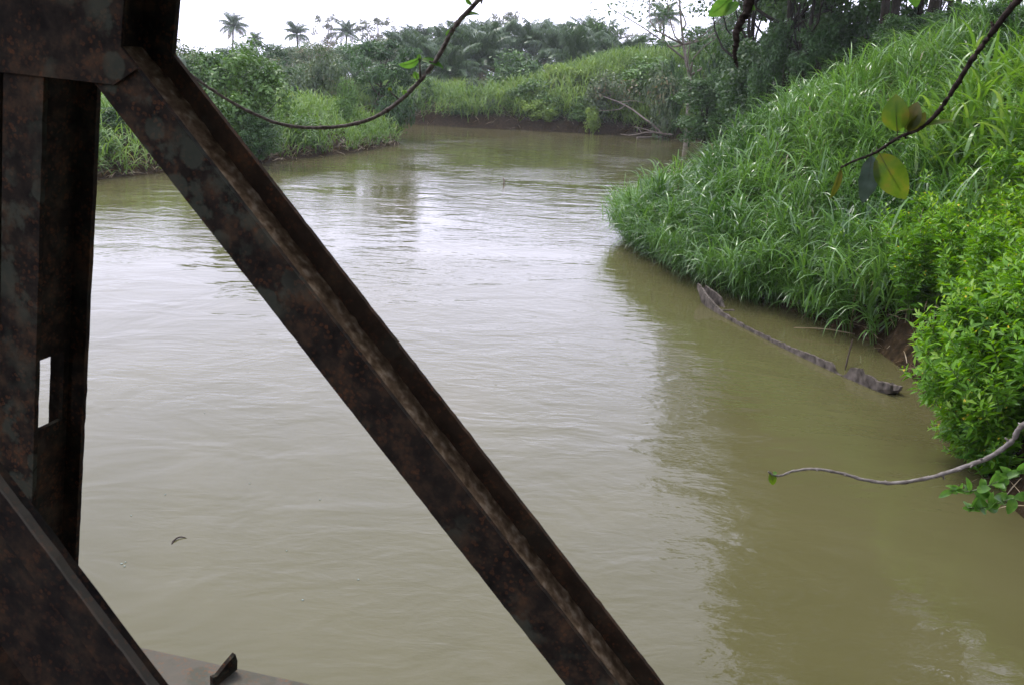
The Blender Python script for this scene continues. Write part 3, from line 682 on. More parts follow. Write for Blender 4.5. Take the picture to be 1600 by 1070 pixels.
def plant(name, key, label, cat, loc, h, r=None, rz=None, group=None, scale_r=None):
    cm_, tm, H, R = TREE[key]
    sz = h/H; sr = (r/R) if r else sz
    t = thing(name, label, cat, tuple(loc), rng.uniform(0, 6.28) if rz is None else rz, group, (sr, sr, sz))
    obj('trunk', tm, t); obj('crown', cm_, t); return t
def plant_px(name, key, label, cat, px, ytop, dist, wpx, group=None, rz=None, sink=0.1):
    """stand a plant at a distance so that its top and width come out as wide as measured"""
    top = at_d(px, ytop, dist); gz = float(ground_z(top[0], top[1])); gz = max(gz, 0.0)
    h = max((top[2]-gz)*1.07+sink, 0.8); r = wpx/2*dist/FPX*1.02
    if key == 'bush_dark' and (h/4.0)/(r/2.6) > 1.5: key = 'thicket'
    return plant(name, key, label, cat, (top[0], top[1], gz-sink), h, r, rz, group)

# left bank
plant_px('leafy_bush', 'bush', 'big dense green bush hanging to the water on the low bank left of the palms', 'bush', 372, 74, 47, 150)
plant_px('leafy_bush', 'bush', 'green bush showing just right of the diagonal, behind the hanging twig end', 'bush', 305, 84, 52, 110)
plant_px('leafy_bush', 'bush_dark', 'dark bush at the water edge below the dense green bush', 'bush', 402, 165, 44, 60)
plant_px('umbrella_tree', 'umbrella', 'dark flat-topped tree leaning over the river where it bends', 'tree', 585, 58, 69, 128, rz=0.0)
plant_px('leafy_bush', 'bush_far_dark', 'low dark bush hanging over the water under the flat-topped tree', 'bush', 618, 128, 66, 60)
plant_px('leafy_bush', 'bush_grey', 'grey green bush in the grass between the dense bush and the flat-topped tree', 'bush', 500, 88, 72, 90)
plant_px('leafy_bush', 'bush_far', 'small rounded bush in the grass left of the flat-topped tree', 'bush', 540, 132, 60, 44)
lf = 'broadleaf tree in the low forest behind the grassy left bank'
for i, (px, yt, d, wp, k) in enumerate([(288, 72, 85, 90, 'grey'), (322, 78, 95, 80, 'round'), (350, 76, 110, 80, 'oval'), (415, 66, 100, 70, 'oval'), (447, 72, 115, 70, 'grey'), (470, 62, 125, 60, 'round'),
                                        (500, 66, 105, 80, 'grey'), (530, 62, 120, 70, 'round'), (560, 70, 130, 70, 'oval'), (600, 62, 118, 80, 'grey'), (635, 66, 128, 60, 'round'), (455, 92, 88, 70, 'round'), (425, 95, 80, 60, 'grey'), (540, 88, 96, 80, 'round')]):
    plant_px('broadleaf_tree', k, lf, 'tree', px, yt, d, wp, group='trees behind the left bank')
for i, px in enumerate(range(-620, 285, 58)):
    plant_px('broadleaf_tree', ['grey', 'round', 'oval'][i % 3], lf, 'tree', px, 62+rng.normal(0, 8)-0.03*(285-px), 90+14*(i % 3), 100, group='trees behind the left bank')
# far bank bushes
plant_px('leafy_bush', 'bush_lime', 'bright yellow green round bush on top of the far bank before the palms', 'bush', 868, 97, 97, 44)
plant_px('leafy_bush', 'bush_far', 'broad mid green bush between the palms and the far grass', 'bush', 800, 86, 101, 92)
plant_px('leafy_bush', 'bush_far_dark', 'small dark bush standing at the far water edge', 'bush', 738, 166, 91.0, 34)
plant_px('leafy_bush', 'bush_far', 'dense green bush hanging down the middle of the far bank', 'bush', 838, 128, 91.5, 66)
plant_px('leafy_bush', 'bush_far', 'green bush left of the bush hanging down the far bank', 'bush', 808, 140, 91.5, 40)
plant_px('leafy_bush', 'bush_lime', 'small bright clump by the water below the hanging far bush', 'bush', 858, 168, 89, 30)
plant_px('leafy_bush', 'bush_lime', 'small bright clump by the water left of the fallen branch', 'bush', 927, 164, 87.5, 30)
plant_px('leafy_bush', 'bush_grey', 'brownish scrub bush on the far bank above the fallen branch', 'bush', 955, 118, 89, 90)
plant_px('leafy_bush', 'bush_grey', 'brownish scrub bush on the far bank right of the fallen branch', 'bush', 1045, 112, 84, 80)
plant_px('leafy_bush', 'bush_far', 'green bush below the pale leaning tree trunk', 'bush', 1010, 92, 92, 90)
plant_px('leafy_bush', 'bush_far_dark', 'dark round bush just left of the pale leaning trunk', 'bush', 1055, 84, 84, 34)
plant_px('leafy_bush', 'bush_far', 'light green bush left end of the far bank by the bend', 'bush', 665, 124, 95, 50)
plant_px('leafy_bush', 'bush_grey', 'low scrub at the far left end of the far bank', 'bush', 640, 146, 94, 50)
plant_px('leafy_bush', 'bush_dark', 'large dark bush over the water right of the fallen branch', 'bush', 1112, 112, 64, 108)
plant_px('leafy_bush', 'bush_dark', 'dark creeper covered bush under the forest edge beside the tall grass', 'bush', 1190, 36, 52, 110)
plant_px('leafy_bush', 'bush_far', 'green bush between the pale leaning trunk and the forest edge', 'bush', 1120, 72, 72, 90)
# tall sparse tree with the pale trunk
b = at_d(1086, 108, 76); gz = float(ground_z(b[0], b[1]))
plant('sparse_tree', 'tall_sparse', 'tall sparse tree with a pale leaning trunk on the far right bank', 'tree', (b[0], b[1], gz-0.3), 15.5, 7.4, rz=0.0)
# thin hazy trees above the skyline
plant_px('bare_tree', 'thin', 'pale thin-leaved tree rising above the palm grove on the skyline', 'tree', 795, 16, 190, 66)
plant_px('bare_tree', 'thin', 'pale thin-leaved tree on the skyline above the flat-topped tree', 'tree', 590, 26, 180, 76)
plant_px('bare_tree', 'thin', 'faint thin-leaved tree between two skyline palms', 'tree', 512, 22, 230, 50)
plant_px('bare_tree', 'thin', 'thin-leaved tree on the skyline left of the sparse tree', 'tree', 1000, 50, 170, 70)
# distant forest line
for i, px in enumerate(list(range(285, 1500, 46))):
    d = 140 + 60*rng.uniform(); yt = 74 + 14*rng.normal()*0.5 - (px > 640)*4 - (px > 1050)*10
    plant_px('broadleaf_tree', ['round', 'oval', 'grey'][i % 3], 'hazy tree in the distant forest line below the sky', 'tree', px+rng.normal(0, 10), yt, d, 60+20*rng.uniform(), group='distant forest line')
for i, px in enumerate(range(280, 700, 40)):
    plant_px('broadleaf_tree', ['oval', 'round'][i % 2], 'hazy tree in the distant forest line below the sky', 'tree', px, 88+rng.normal(0, 4), 136+8*(i % 3), 74, group='distant forest line')
for (px, yt, d, wp) in [(880, 36, 128, 62), (845, 44, 132, 50), (915, 52, 125, 60), (700, 56, 140, 70), (960, 66, 120, 70), (1010, 60, 115, 60), (1040, 66, 105, 60), (1075, 60, 100, 60), (1110, 40, 95, 70)]:
    plant_px('broadleaf_tree', 'round' if px % 2 else 'oval', 'dark leafy tree rising among the palm grove', 'tree', px, yt, d, wp, group='trees among the palms')
for i, (px, yt, d, wp) in enumerate([(640, 98, 116, 70), (680, 100, 118, 80), (725, 96, 120, 80), (770, 96, 118, 80), (820, 96, 116, 80), (868, 98, 114, 80), (915, 96, 112, 80), (955, 92, 108, 70), (610, 96, 110, 70), (985, 88, 104, 70)]):
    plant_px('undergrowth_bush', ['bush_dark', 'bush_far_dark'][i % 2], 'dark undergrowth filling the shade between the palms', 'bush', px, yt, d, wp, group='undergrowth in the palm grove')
fbp = scatter(56, -22, 34, 66, 100, lambda x, y: (river_dist(x, y) > 0.5) & (river_dist(x, y) < 7) & in_view(x, y, 1.0) & (x > -16))
for i, (x, y) in enumerate(fbp):
    k = ['bush_far', 'bush_grey', 'bush_far', 'bush_far_dark', 'bush_lime'][i % 5]; hh = rng.uniform(1.1, 2.9 if x < 2 else 2.0)
    plant('bank_bush', k, 'low bush in the tangle of growth along the far bank', 'bush', (x, y, float(ground_z(x, y))-0.15), hh, hh*rng.uniform(0.6, 1.0), None, 'bushes along the far bank')
lbp = scatter(16, -40, -8, 32, 64, lambda x, y: (river_dist(x, y) > 1.0) & (river_dist(x, y) < 9) & in_view(x, y, 1.0))
for i, (x, y) in enumerate(lbp):
    hh = rng.uniform(0.9, 1.9)
    plant('bank_bush', ['bush', 'bush_far', 'bush_lime', 'bush_dark'][i % 4], 'small bush in the pale grass of the low left bank', 'bush', (x, y, float(ground_z(x, y))-0.1), hh, hh*rng.uniform(0.6, 0.9), None, 'small bushes in the left bank grass')
# forest on the right bank: trunks under a high canopy
fl = 'forest tree with a dark trunk above the grassy right bank'
for (px, d, key, h) in [(1178, 58, 'forest', 17), (1232, 47, 'forest', 18), (1250, 50, 'forest_slim', 15), (1264, 44, 'forest_slim', 14), (1290, 56, 'forest', 16), (1312, 48, 'forest_slim', 15), (1340, 54, 'forest', 17),
                        (1374, 40, 'forest', 17), (1396, 42, 'forest', 18), (1430, 46, 'forest_slim', 16), (1446, 36, 'forest', 17), (1475, 40, 'forest_slim', 15), (1205, 68, 'forest', 17), (1275, 70, 'forest', 16), (1360, 66, 'forest', 18), (1420, 60, 'forest', 17), (1550, 60, 'forest', 18), (1490, 58, 'forest', 17)]:
    b = at_d(px, 60, d); gz = float(ground_z(b[0], b[1]))
    plant('forest_tree', key, fl, 'tree', (b[0], b[1], gz-0.3), h*rng.uniform(0.92, 1.08), None, None, 'forest trees on the right bank')
for (px, d, yt, wp) in [(1215, 46, 10, 60), (1285, 44, 20, 70), (1330, 45, 8, 60), (1385, 52, 15, 80), (1300, 62, 0, 90), (1240, 64, 5, 90), (1410, 36, 12, 70), (1460, 34, 5, 70), (1520, 30, -5, 80), (1580, 26, -10, 80), (1355, 60, -5, 90), (1160, 66, 30, 80), (1440, 50, 0, 90), (1500, 48, 0, 90)]:
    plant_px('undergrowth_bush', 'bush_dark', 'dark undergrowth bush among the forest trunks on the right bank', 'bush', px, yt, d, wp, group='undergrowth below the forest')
for (px, d) in [(1192, 50), (1222, 54), (1302, 46), (1326, 52), (1352, 44), (1408, 48), (1462, 44), (1244, 58)]:
    b = at_d(px, 60, d); gz = float(ground_z(b[0], b[1]))
    plant('sapling', 'sapling', 'thin sapling among the dark forest trunks', 'tree', (b[0], b[1], gz-0.2), rng.uniform(7, 10), None, None, 'saplings in the forest')
# trees beside and behind the bridge; those behind stay unseen and shade it
for i, (x, y, h, r) in enumerate([(12.0, 20, 17, 5.0), (14, 27, 18, 5.5), (12.8, 13.5, 16, 4.8),  (9, -2.5, 13, 5.5), (7.5, -8, 14, 6), (2.5, -14, 0, 0), (11, -12, 15, 6)]):
    if h == 0: continue
    plant('bank_or_shade_tree', 'forest', 'tall tree on the right bank whose crown rises out of the picture', 'tree', (x, y, float(ground_z(x, y))-0.2), h, r, None, 'tall trees beside the bridge')

tree_kind('overhang', 11, 6.2, 3.6, 70, 330, 0.17, 0.34, 'leaf_dark', 'trunk_dark', crad=0.30, flat=0.6, lean=(-4.2, 0.5), limbs=22)  # dense crown, unseen above the view, made to shade the bridge
for (x, y, h, r, rz) in [(7.2, -1.6, 11, 6.4, 0.0), (7.0, -7.5, 12, 6.8, -0.2), (-1.5, -24, 14, 7, 0.3)]:
    plant('bank_or_shade_tree', 'overhang', 'unseen spreading tree on the right bank leaning over the bridge to shade it', 'tree', (x, y, float(ground_z(x, y))-0.3), h, r, rz, 'shade trees added over the bridge')
bt = scatter(26, -45, 22, -46, -9, lambda x, y: (river_dist(x, y) > 2.5) & (river_dist(x, y) < 14))  # upstream trees out of view, added to cut low light reaching the bridge
for (x, y) in bt:
    plant('bank_or_shade_tree', 'forest', 'unseen tall tree added upstream behind the photographer to shade the bridge', 'tree', (x, y, float(ground_z(x, y))-0.3), rng.uniform(14, 19), None, None, 'shade trees added upstream')
# ------------------------------------------------------------------ palms
def gen_frond(Lf, arch, droop, npair=40, leaflet=0.72, w=0.058):
    s = np.linspace(0, 1, 10); th = arch + droop*s**1.3
    x = np.concatenate([[0], np.cumsum(np.sin((th[1:]+th[:-1])/2))])*Lf/9; z = np.concatenate([[0], np.cumsum(np.cos((th[1:]+th[:-1])/2))])*Lf/9
    P = np.stack([x, 0*x, z], -1)
    mb = MB(); V, F = tube_arrays(P, np.linspace(0.05, 0.008, 10), 4); mb.add(V, F, 0.7)
    for k in range(npair):
        f = 0.14+0.85*k/(npair-1); i = f*9; a = int(min(i, 8)); t = i-a; p = P[a]*(1-t)+P[a+1]*t; tg = unit(P[a+1]-P[a])
        ll = leaflet*Lf/3.6*(0.55+0.75*math.sin(math.pi*min(1, f*0.95+0.08)))*rng.uniform(0.85, 1.15)
        for sgn in (-1, 1):
            sd_ = np.array([0, sgn, 0]); d = unit(sd_*0.85+tg*0.62+np.array([0, 0, 0.22])+rng.normal(0, 0.09, 3))
            m = p+d*ll*0.55; e = p+unit(d+np.array([0, 0, -0.75]))*ll*1.0; wd = tg*w*Lf/3.6
            mb.add([p-wd*0.5, p+wd*0.5, m+wd*0.7, e, m-wd*0.6], [(0, 1, 2, 4), (4, 2, 3)], float(rng.uniform(0.1, 0.9)))
    return mb
FR = {'up': gen_frond(3.6, 0.25, 1.0).mesh('frond_up', M['palm']), 'mid': gen_frond(3.6, 0.75, 1.35).mesh('frond_mid', M['palm']),
      'low': gen_frond(3.6, 1.25, 1.45).mesh('frond_low', M['palm']), 'dry': gen_frond(3.4, 1.75, 1.1).mesh('frond_dry', M['palm_dry'])}
def palm_trunk():
    mb = MB(); n = 26; z = np.linspace(-0.02, 1, n); r = np.array([(1.25 if i < 2 else 1.0)*(1+0.10*(i % 2)) for i in range(n)])
    mb.tube(np.stack([0.02*np.sin(z*3), 0*z, z], -1), r, 8); return mb.mesh('palm_trunk', M['trunk'], True)
PT = palm_trunk()
def palm(label, loc, trunk_h, crown_r, nf=42, dry=0.1, group=None, tr=0.2, upright=0.0):
    t = thing('oil_palm', label, 'palm tree', tuple(loc), rng.uniform(0, 6.28), group)
    t.rotation_euler = (rng.normal(0, 0.045), rng.normal(0, 0.045), t.rotation_euler[2])
    o = obj('trunk', PT, t); o.scale = (tr, tr, trunk_h)
    for k in range(nf):
        f = k/nf; kind = 'up' if f < 0.28+upright else ('mid' if f < 0.62+upright*0.6 else 'low')
        if f > 1-dry: kind = 'dry'
        q = obj('frond', FR[kind], t); q.location = (0, 0, trunk_h-0.05-0.25*f); sc = crown_r/3.1*rng.uniform(0.85, 1.1)
        q.rotation_euler = (rng.normal(0, 0.12), rng.normal(0, 0.10), k*2.39996+rng.normal(0, 0.12)); q.scale = (sc, sc, sc)
    return t
def palm_px(label, px, cyp, d, rpx, **kw):
    p = at_d(px, cyp, d); gz = float(ground_z(p[0], p[1])); return palm(label, (p[0], p[1], gz-0.1), max(p[2]-gz+0.1, 0.6), rpx*d/FPX, **kw)
palm_px('tall lone oil palm on the skyline near the steel post', 359, 42, 235, 20, dry=0.12)
palm_px('oil palm on the skyline above the dense bush, second from the steel post', 466, 54, 215, 19)
palm_px('oil palm on the skyline left of the thin-leaved tree', 537, 52, 225, 18)
palm_px('oil palm behind the pale leaning trunk on the skyline', 1042, 30, 175, 24)
palm_px('small oil palm on the skyline between the lone palm and the next', 401, 64, 240, 13)
palm_px('oil palm glimpsed low beside the forest edge behind the sparse tree', 1140, 50, 120, 34)
for (px, cyp, d, rp) in [(705, 108, 106, 44), (752, 92, 112, 50), (900, 92, 108, 48), (665, 96, 112, 42), (720, 76, 124, 42), (780, 72, 128, 40), (640, 84, 122, 36), (690, 72, 134, 34), (830, 74, 126, 42), (870, 80, 122, 42), (935, 82, 118, 44), (970, 92, 112, 40), (755, 62, 140, 30), (655, 66, 142, 30), (810, 62, 142, 32), (920, 62, 138, 34), (620, 74, 136, 30)]:
    cyp += 8
    palm_px('oil palm with spreading fronds in the dense grove beyond the far bank', px, cyp, d, rp*1.15, nf=38, dry=0.08, group='palm grove beyond the far bank', tr=0.28, upright=0.12)

# ------------------------------------------------------------------ yellow-flowered shrubs by the canoe
def gen_shrub(nst, h, spread):
    Lc, Ln, Ls, Lr = [], [], [], []; stems = MB(); fl = MB()
    leafV = []; leafF = []; leafR = []; b = 0
    for s in range(nst):
        a = rng.uniform(0, 6.28); ln = spread*rng.uniform(0.2, 1.0); hh = h*rng.uniform(0.62, 1.08)
        tip = np.array([math.cos(a)*ln, math.sin(a)*ln, hh]); base = np.array([math.cos(a), math.sin(a), 0])*rng.uniform(0, 0.18)
        P = smooth_path([base+[0, 0, -0.15], base*0.6+tip*np.array([0.35, 0.35, 0.5]), tip], 9)
        stems.tube(P, np.linspace(0.008, 0.002, 9), 4)
        axes = [(P, 20, 0.25)]
        for q in range(7):
            i = int(rng.integers(3, 8)); az = rng.uniform(0, 6.28); l = rng.uniform(0.18, 0.42)*(1.1-i/11)
            e = P[i]+np.array([math.cos(az)*l*0.75, math.sin(az)*l*0.75, l*0.75]); S = smooth_path([P[i], (P[i]+e)/2-[0, 0, 0.03], e], 4)
            stems.tube(S, np.linspace(0.004, 0.0015, 4), 3); axes.append((S, 9, 0.17))
        for S, m, ll in axes:
            rb = rng.uniform(0, 0.5)
            for k in range(m):
                f = 0.12+0.88*(k+rng.uniform())/m; i = f*(len(S)-1); q = int(min(i, len(S)-2)); p = S[q]*(1-(i-q))+S[q+1]*(i-q)
                tg = unit(S[q+1]-S[q]); az = k*2.4+rng.normal(0, 0.3); o = np.array([math.cos(az), math.sin(az), 0]); 
                d = unit(o+tg*(0.35+0.9*f*f)+rng.normal(0, 0.15, 3)); L_ = ll*rng.uniform(0.6, 1.2)*(1.15-0.55*f); sd_ = unit(np.cross(d, tg+1e-3)); nm = np.cross(sd_, d)
                w_ = L_*0.145
                leafV += [p, p+d*L_*0.4-sd_*w_+nm*0.004, p+d*L_*0.4+sd_*w_+nm*0.004, p+d*L_*0.95-np.array([0, 0, L_*0.22])]
                leafF += [(b, b+1, b+3), (b, b+3, b+2)]; b += 4
                leafR += [min(1, max(0, rb*0.7+0.5*f*f+rng.uniform(0, 0.4)-0.05))]*4
            if rng.uniform() < 0.22:
                c = S[-1]-tg*rng.uniform(0.0, 0.12)+rng.normal(0, 0.015, 3); u = unit(rng.normal(0, 0.5, 3)+[0, -0.4, 0.8]); x_ = unit(np.cross(u, [1, 0.2, 0])); y_ = np.cross(u, x_)
                for k in range(4):
                    g = k*math.pi/2; r_ = x_*math.cos(g)+y_*math.sin(g); s_ = np.cross(u, r_)
                    fl.add([c, c+r_*0.011-s_*0.007+u*0.003, c+r_*0.017+u*0.002, c+r_*0.011+s_*0.007+u*0.003], [(0, 1, 2, 3)])
    return (mesh('shrub_leaves', np.array(leafV), np.array(leafF), M['shrub'], leafR), stems.mesh('shrub_stems', M['stem']), fl.mesh('shrub_flowers', M['petal']))
SH = [gen_shrub(9, 1.5, 0.30), gen_shrub(10, 1.85, 0.36), gen_shrub(8, 1.1, 0.42), gen_shrub(9, 1.6, 0.45)]
spots = scatter(70, 5.4, 11.5, 9.4, 17.4, lambda x, y: (river_dist(x, y) > 0.5) & (river_dist(x, y) < 3.2) & in_view(x, y, 1.22))
edge = scatter(50, 5.2, 8.2, 10.0, 16.6, lambda x, y: (river_dist(x, y) > np.where(y > 11.8, 0.55, 0.12)) & (river_dist(x, y) < 1.0) & in_view(x, y, 1.25))
hang = scatter(16, 5.6, 7.6, 9.9, 11.4, lambda x, y: (river_dist(x, y) > -0.02) & (river_dist(x, y) < 0.22) & in_view(x, y, 1.25))
for (x, y) in np.concatenate([spots, edge, hang, scatter(18, 6.4, 9, 14.8, 18.2, lambda x, y: (river_dist(x, y) > 0.25) & (river_dist(x, y) < 1.8))]):
    lv, st, fw = SH[int(rng.integers(0, 4))]; s = rng.uniform(0.7, 1.35)
    t = thing('flowering_shrub', 'leafy bright green shrub with small yellow flowers at the water edge near the canoe', 'shrub', (x, y, max(0, float(ground_z(x, y)))-0.03), rng.uniform(0, 6.28), 'yellow flowered shrubs on the near bank', (s, s, s))
    dr = max(0, float(river_dist(np.array(x), np.array(y)))); lean_ = (-0.62 if y < 11.6 else -0.12)*math.exp(-dr/0.55)-0.06
    t.rotation_euler = (Matrix.Rotation(rng.normal(0, 0.12), 3, 'X') @ Matrix.Rotation(lean_+rng.normal(0, 0.1), 3, 'Y') @ Matrix.Rotation(rng.uniform(0, 6.28), 3, 'Z')).to_euler()
    tag(obj('leaves', lv, t), kind='stuff'); obj('stems', st, t); tag(obj('flowers', fw, t), kind='stuff')

# ------------------------------------------------------------------ sunken canoe
bow = at_z(1097, 447, 0.32); stern = at_z(1401, 603, 0.16)
bow[2] = 0; stern[2] = 0
LC = np.linalg.norm(stern-bow); cx = (stern-bow)/LC; cyv = np.array([cx[1], -cx[0], 0.0])      # cyv points to the open river
if cyv[0] > 0: cyv = -cyv
NS = 90; ss = np.linspace(0, 1, NS+1)
zl = np.interp(ss, [0, .05, .10, .15, .22, .35, .5, .62, .72, .79, .805, .815, .845, .855, .87, .90, .905, .94, .96, .985, 1], [.34, .29, .20, .12, .05, .025, .03, .05, .09, .10, .06, -.035, -.03, .04, .19, .22, .15, .17, .12, .16, .15])
zr = np.interp(ss, [0, .05, .09, .105, .13, .3, .7, .86, .9, .95, 1], [.34, .26, .18, .02, -.08, -.16, -.16, -.10, .03, .10, .15])
zl += 0.04 + rng.normal(0, 0.008, NS+1); zr += rng.normal(0, 0.008, NS+1)
hw = 0.31*np.clip(np.sin(np.pi*np.clip(ss*0.94+0.03, 0, 1)), 0, 1)**0.40; hw = np.maximum(hw, 0.035)
keel = -0.34+0.50*np.clip((0.13-ss)/0.13, 0, 1)**1.5+0.38*np.clip((ss-0.87)/0.13, 0, 1)**1.6
th = 0.05
V = []; ring = 10
for i in range(NS+1):
    c = bow + cx*LC*ss[i]
    k, l, r_ = keel[i], zl[i], zr[i]; w_ = hw[i]; wi = max(w_-th, 0.008); ki = min(k+0.05, min(l, r_)-0.005)
    prof = [(w_, l), (w_*0.97, l*0.5+k*0.5), (w_*0.62, k+0.02), (-w_*0.62, k+0.02), (-w_*0.97, r_*0.5+k*0.5), (-w_, r_),
            (-wi, r_-0.004), (-wi*0.7, ki), (wi*0.7, ki), (wi, l-0.004)]
    for a, z in prof: V.append(c + cyv*(a+rng.normal(0, 0.0025)) + ZZ*z)
F = [tuple(range(ring)), tuple(NS*ring+k for k in range(ring-1, -1, -1))]
for i in range(NS):
    for k in range(ring): F.append((i*ring+k, i*ring+(k+1) % ring, (i+1)*ring+(k+1) % ring, (i+1)*ring+k)[::-1])
cn = thing('dugout_canoe', 'half sunken weathered grey wooden dugout canoe lying along the grassy bank', 'canoe', tuple((bow+stern)/2))
o = obj('hull', mesh('hull', V, F, M['canoe']), cn); o.location = tuple(-np.array(cn.location))
# a thwart in the bow, level with the water
tc = bow + cx*LC*0.155; mb = MB(); mb.frame_box(tc, cx, cyv, ZZ, -0.03, 0.03, -0.27, 0.235, -0.01, 0.018)
o = obj('thwart', mb.mesh('thwart', M['canoe']), cn); o.location = tuple(-np.array(cn.location))

# ------------------------------------------------------------------ sticks and fallen wood
def stick(name, label, cat, pts, r0, r1, mat, forks=(), n=14, loc=None):
    P = smooth_path(pts, n); t = thing(name, label, cat, tuple(P[0]))
    def part(nm, Q, ra, rb, k=6):
        Q = Q + np.random.default_rng(3).normal(0, ra*0.12, Q.shape); mb = MB(); mb.tube(Q, np.linspace(ra, rb, len(Q)), k); o = obj(nm, mb.mesh(nm, M[mat], True), t); o.location = tuple(-np.array(t.location)); return o
    part('stem', P, r0, r1)
    for (i, q, ra) in forks: part('side_branch', smooth_path([P[i]]+[np.asarray(a) for a in q], 6), ra, ra*0.4, 5)
    return t
fb = lambda px, py, d=85: at_d(px, py, d)
stick('fallen_branch', 'bare fallen branch leaning from the far bank down into the water', 'branch', [fb(1040, 212, 84), fb(1015, 192, 84.5), fb(982, 168, 86), fb(950, 154, 87), fb(925, 146, 88)], 0.13, 0.03, 'deadwood',
      forks=[(7, (fb(965, 172, 85.5), fb(935, 173, 85.5)), 0.05), (8, (fb(990, 158, 86), fb(1010, 162, 86)), 0.04), (10, (fb(955, 148, 87.5), fb(938, 138, 88)), 0.04)])
stick('driftwood', 'tangled pale driftwood lying in the water below the fallen branch', 'branch', [fb(1050, 211, 82.5), fb(1015, 207, 83), fb(985, 212, 83), fb(970, 210, 83.2)], 0.09, 0.03, 'deadwood',
      forks=[(3, (fb(1010, 203, 83), fb(990, 198, 83.2)), 0.06), (6, (fb(1000, 204, 83), fb(994, 199, 83)), 0.05), (2, (fb(1035, 202, 82.6), fb(1028, 196, 82.6)), 0.05)])
for (x0, x1, y0, lab) in ((995, 1062, 216, 'pale log floating low in the water under the fallen branch'), (690, 725, 191, 'dark log at the far water edge beside the small dark bush'), (780, 800, 186, 'short dark stump of driftwood at the far water edge')):
    a, b_ = at_z(x0, y0, 0.03), at_z(x1, y0-1.5, 0.05); stick('floating_log', lab, 'log', [a, (a+b_)/2+[0, 0, 0.05], b_], 0.11, 0.07, 'deadwood' if x0 > 900 else 'wet_stick', n=8)
p = at_z(787, 288, 0); stick('snag_stick', 'short stick standing up out of the middle of the river', 'stick', [p-[0, 0, 0.3], p+[0.01, 0, 0.1], p+[-0.02, 0, 0.30]], 0.05, 0.035, 'deadwood', n=6)
p = at_z(1320, 578, 0); q = at_y(1332, 530, p[1]+0.6); stick('snag_stick', 'thin dark stick leaning in the shallow water behind the canoe stern', 'stick', [p-[0, 0, 0.3], p, (p+q)/2, q], 0.016, 0.012, 'wet_stick', n=8)
a = at_z(1335, 522, 0.12); b_ = at_z(1240, 512, 0.10); stick('snag_stick', 'thin stick lying level over the shallow water below the grass', 'stick', [a, (a+b_)/2+[0, 0, 0.04], b_], 0.014, 0.008, 'culm_dry', n=8)
p = at_z(268, 850, 0); stick('floating_twig', 'small curved dark twig floating in the open water left of the diagonal', 'twig', [p-[0, 0, .01], at_z(273, 842, 0.012), at_z(283, 838, 0.012), at_z(292, 841, -0.004)], 0.010, 0.004, 'wet_stick', n=10)
# flecks of foam drifting on the water
flo = [(205, 805), (258, 772), (190, 880), (196, 878), (195, 884), (320, 645), (500, 780), (560, 905), (473, 937), (448, 860), (1130, 470), (1215, 330), (390, 755)]
for (px, py) in flo:
    p = at_z(px, py, 0.002); mb = MB(); k = 7; r_ = 0.011*rng.uniform(0.6, 1.2)
    ang = np.linspace(0, 2*math.pi, k, endpoint=False); rr = r_*rng.uniform(0.6, 1.2, k)
    top_ = [(math.cos(a)*q*0.7, math.sin(a)*q*0.7, 0.006) for a, q in zip(ang, rr)]; bt = [(math.cos(a)*q, math.sin(a)*q, 0) for a, q in zip(ang, rr)]
    mb.add(bt+top_, [tuple(range(k, 2*k))]+[(i, (i+1) % k, k+(i+1) % k, k+i) for i in range(k)])
    tag(obj('foam_fleck', mb.mesh('foam_fleck', M['leaf_white']), loc=tuple(p)), 'tiny pale fleck drifting on the open water', 'foam', 'flecks drifting on the river')
# low dark bank debris (roots) along the left waterline
def debris(label, n, x0, x1, y0, y1, cond, ln, r):
    parts = []
    P = scatter(n, x0, x1, y0, y1, cond); z = np.maximum(ground_z(P[:, 0], P[:, 1]), 0.0)+rng.uniform(0.02, 0.22, n)
    V, F, m = blades(np.stack([P[:, 0], P[:, 1], z], -1), rng.uniform(0, 6.28, n), ln*rng.uniform(0.4, 1.3, n), rng.uniform(0.6, 1.5, n), rng.uniform(0.3, 1.2, n), np.full(n, r), 3)
    o = obj('bank_debris', mesh('bank_debris', V, F, M['culm_dry'], np.repeat(rng.uniform(0, 1, n), m))); tag(o, label, 'debris', kind='stuff')
debris('dry brown stems and roots along the low bank waterline', 900, -26, -7, 30, 66, lambda x, y: (river_dist(x, y) > -0.2) & (river_dist(x, y) < 0.9), 0.8, 0.045)
debris('dark roots and fallen stems on the muddy bank below the shrubs', 420, 5, 8.5, 7, 20, lambda x, y: (river_dist(x, y) > -0.15) & (river_dist(x, y) < 0.7), 0.5, 0.018)
debris('brown dry vines and roots hanging on the far cut bank', 1600, -20, 30, 60, 96, lambda x, y: (river_dist(x, y) > 0.1) & (river_dist(x, y) < 3.0), 1.1, 0.08)

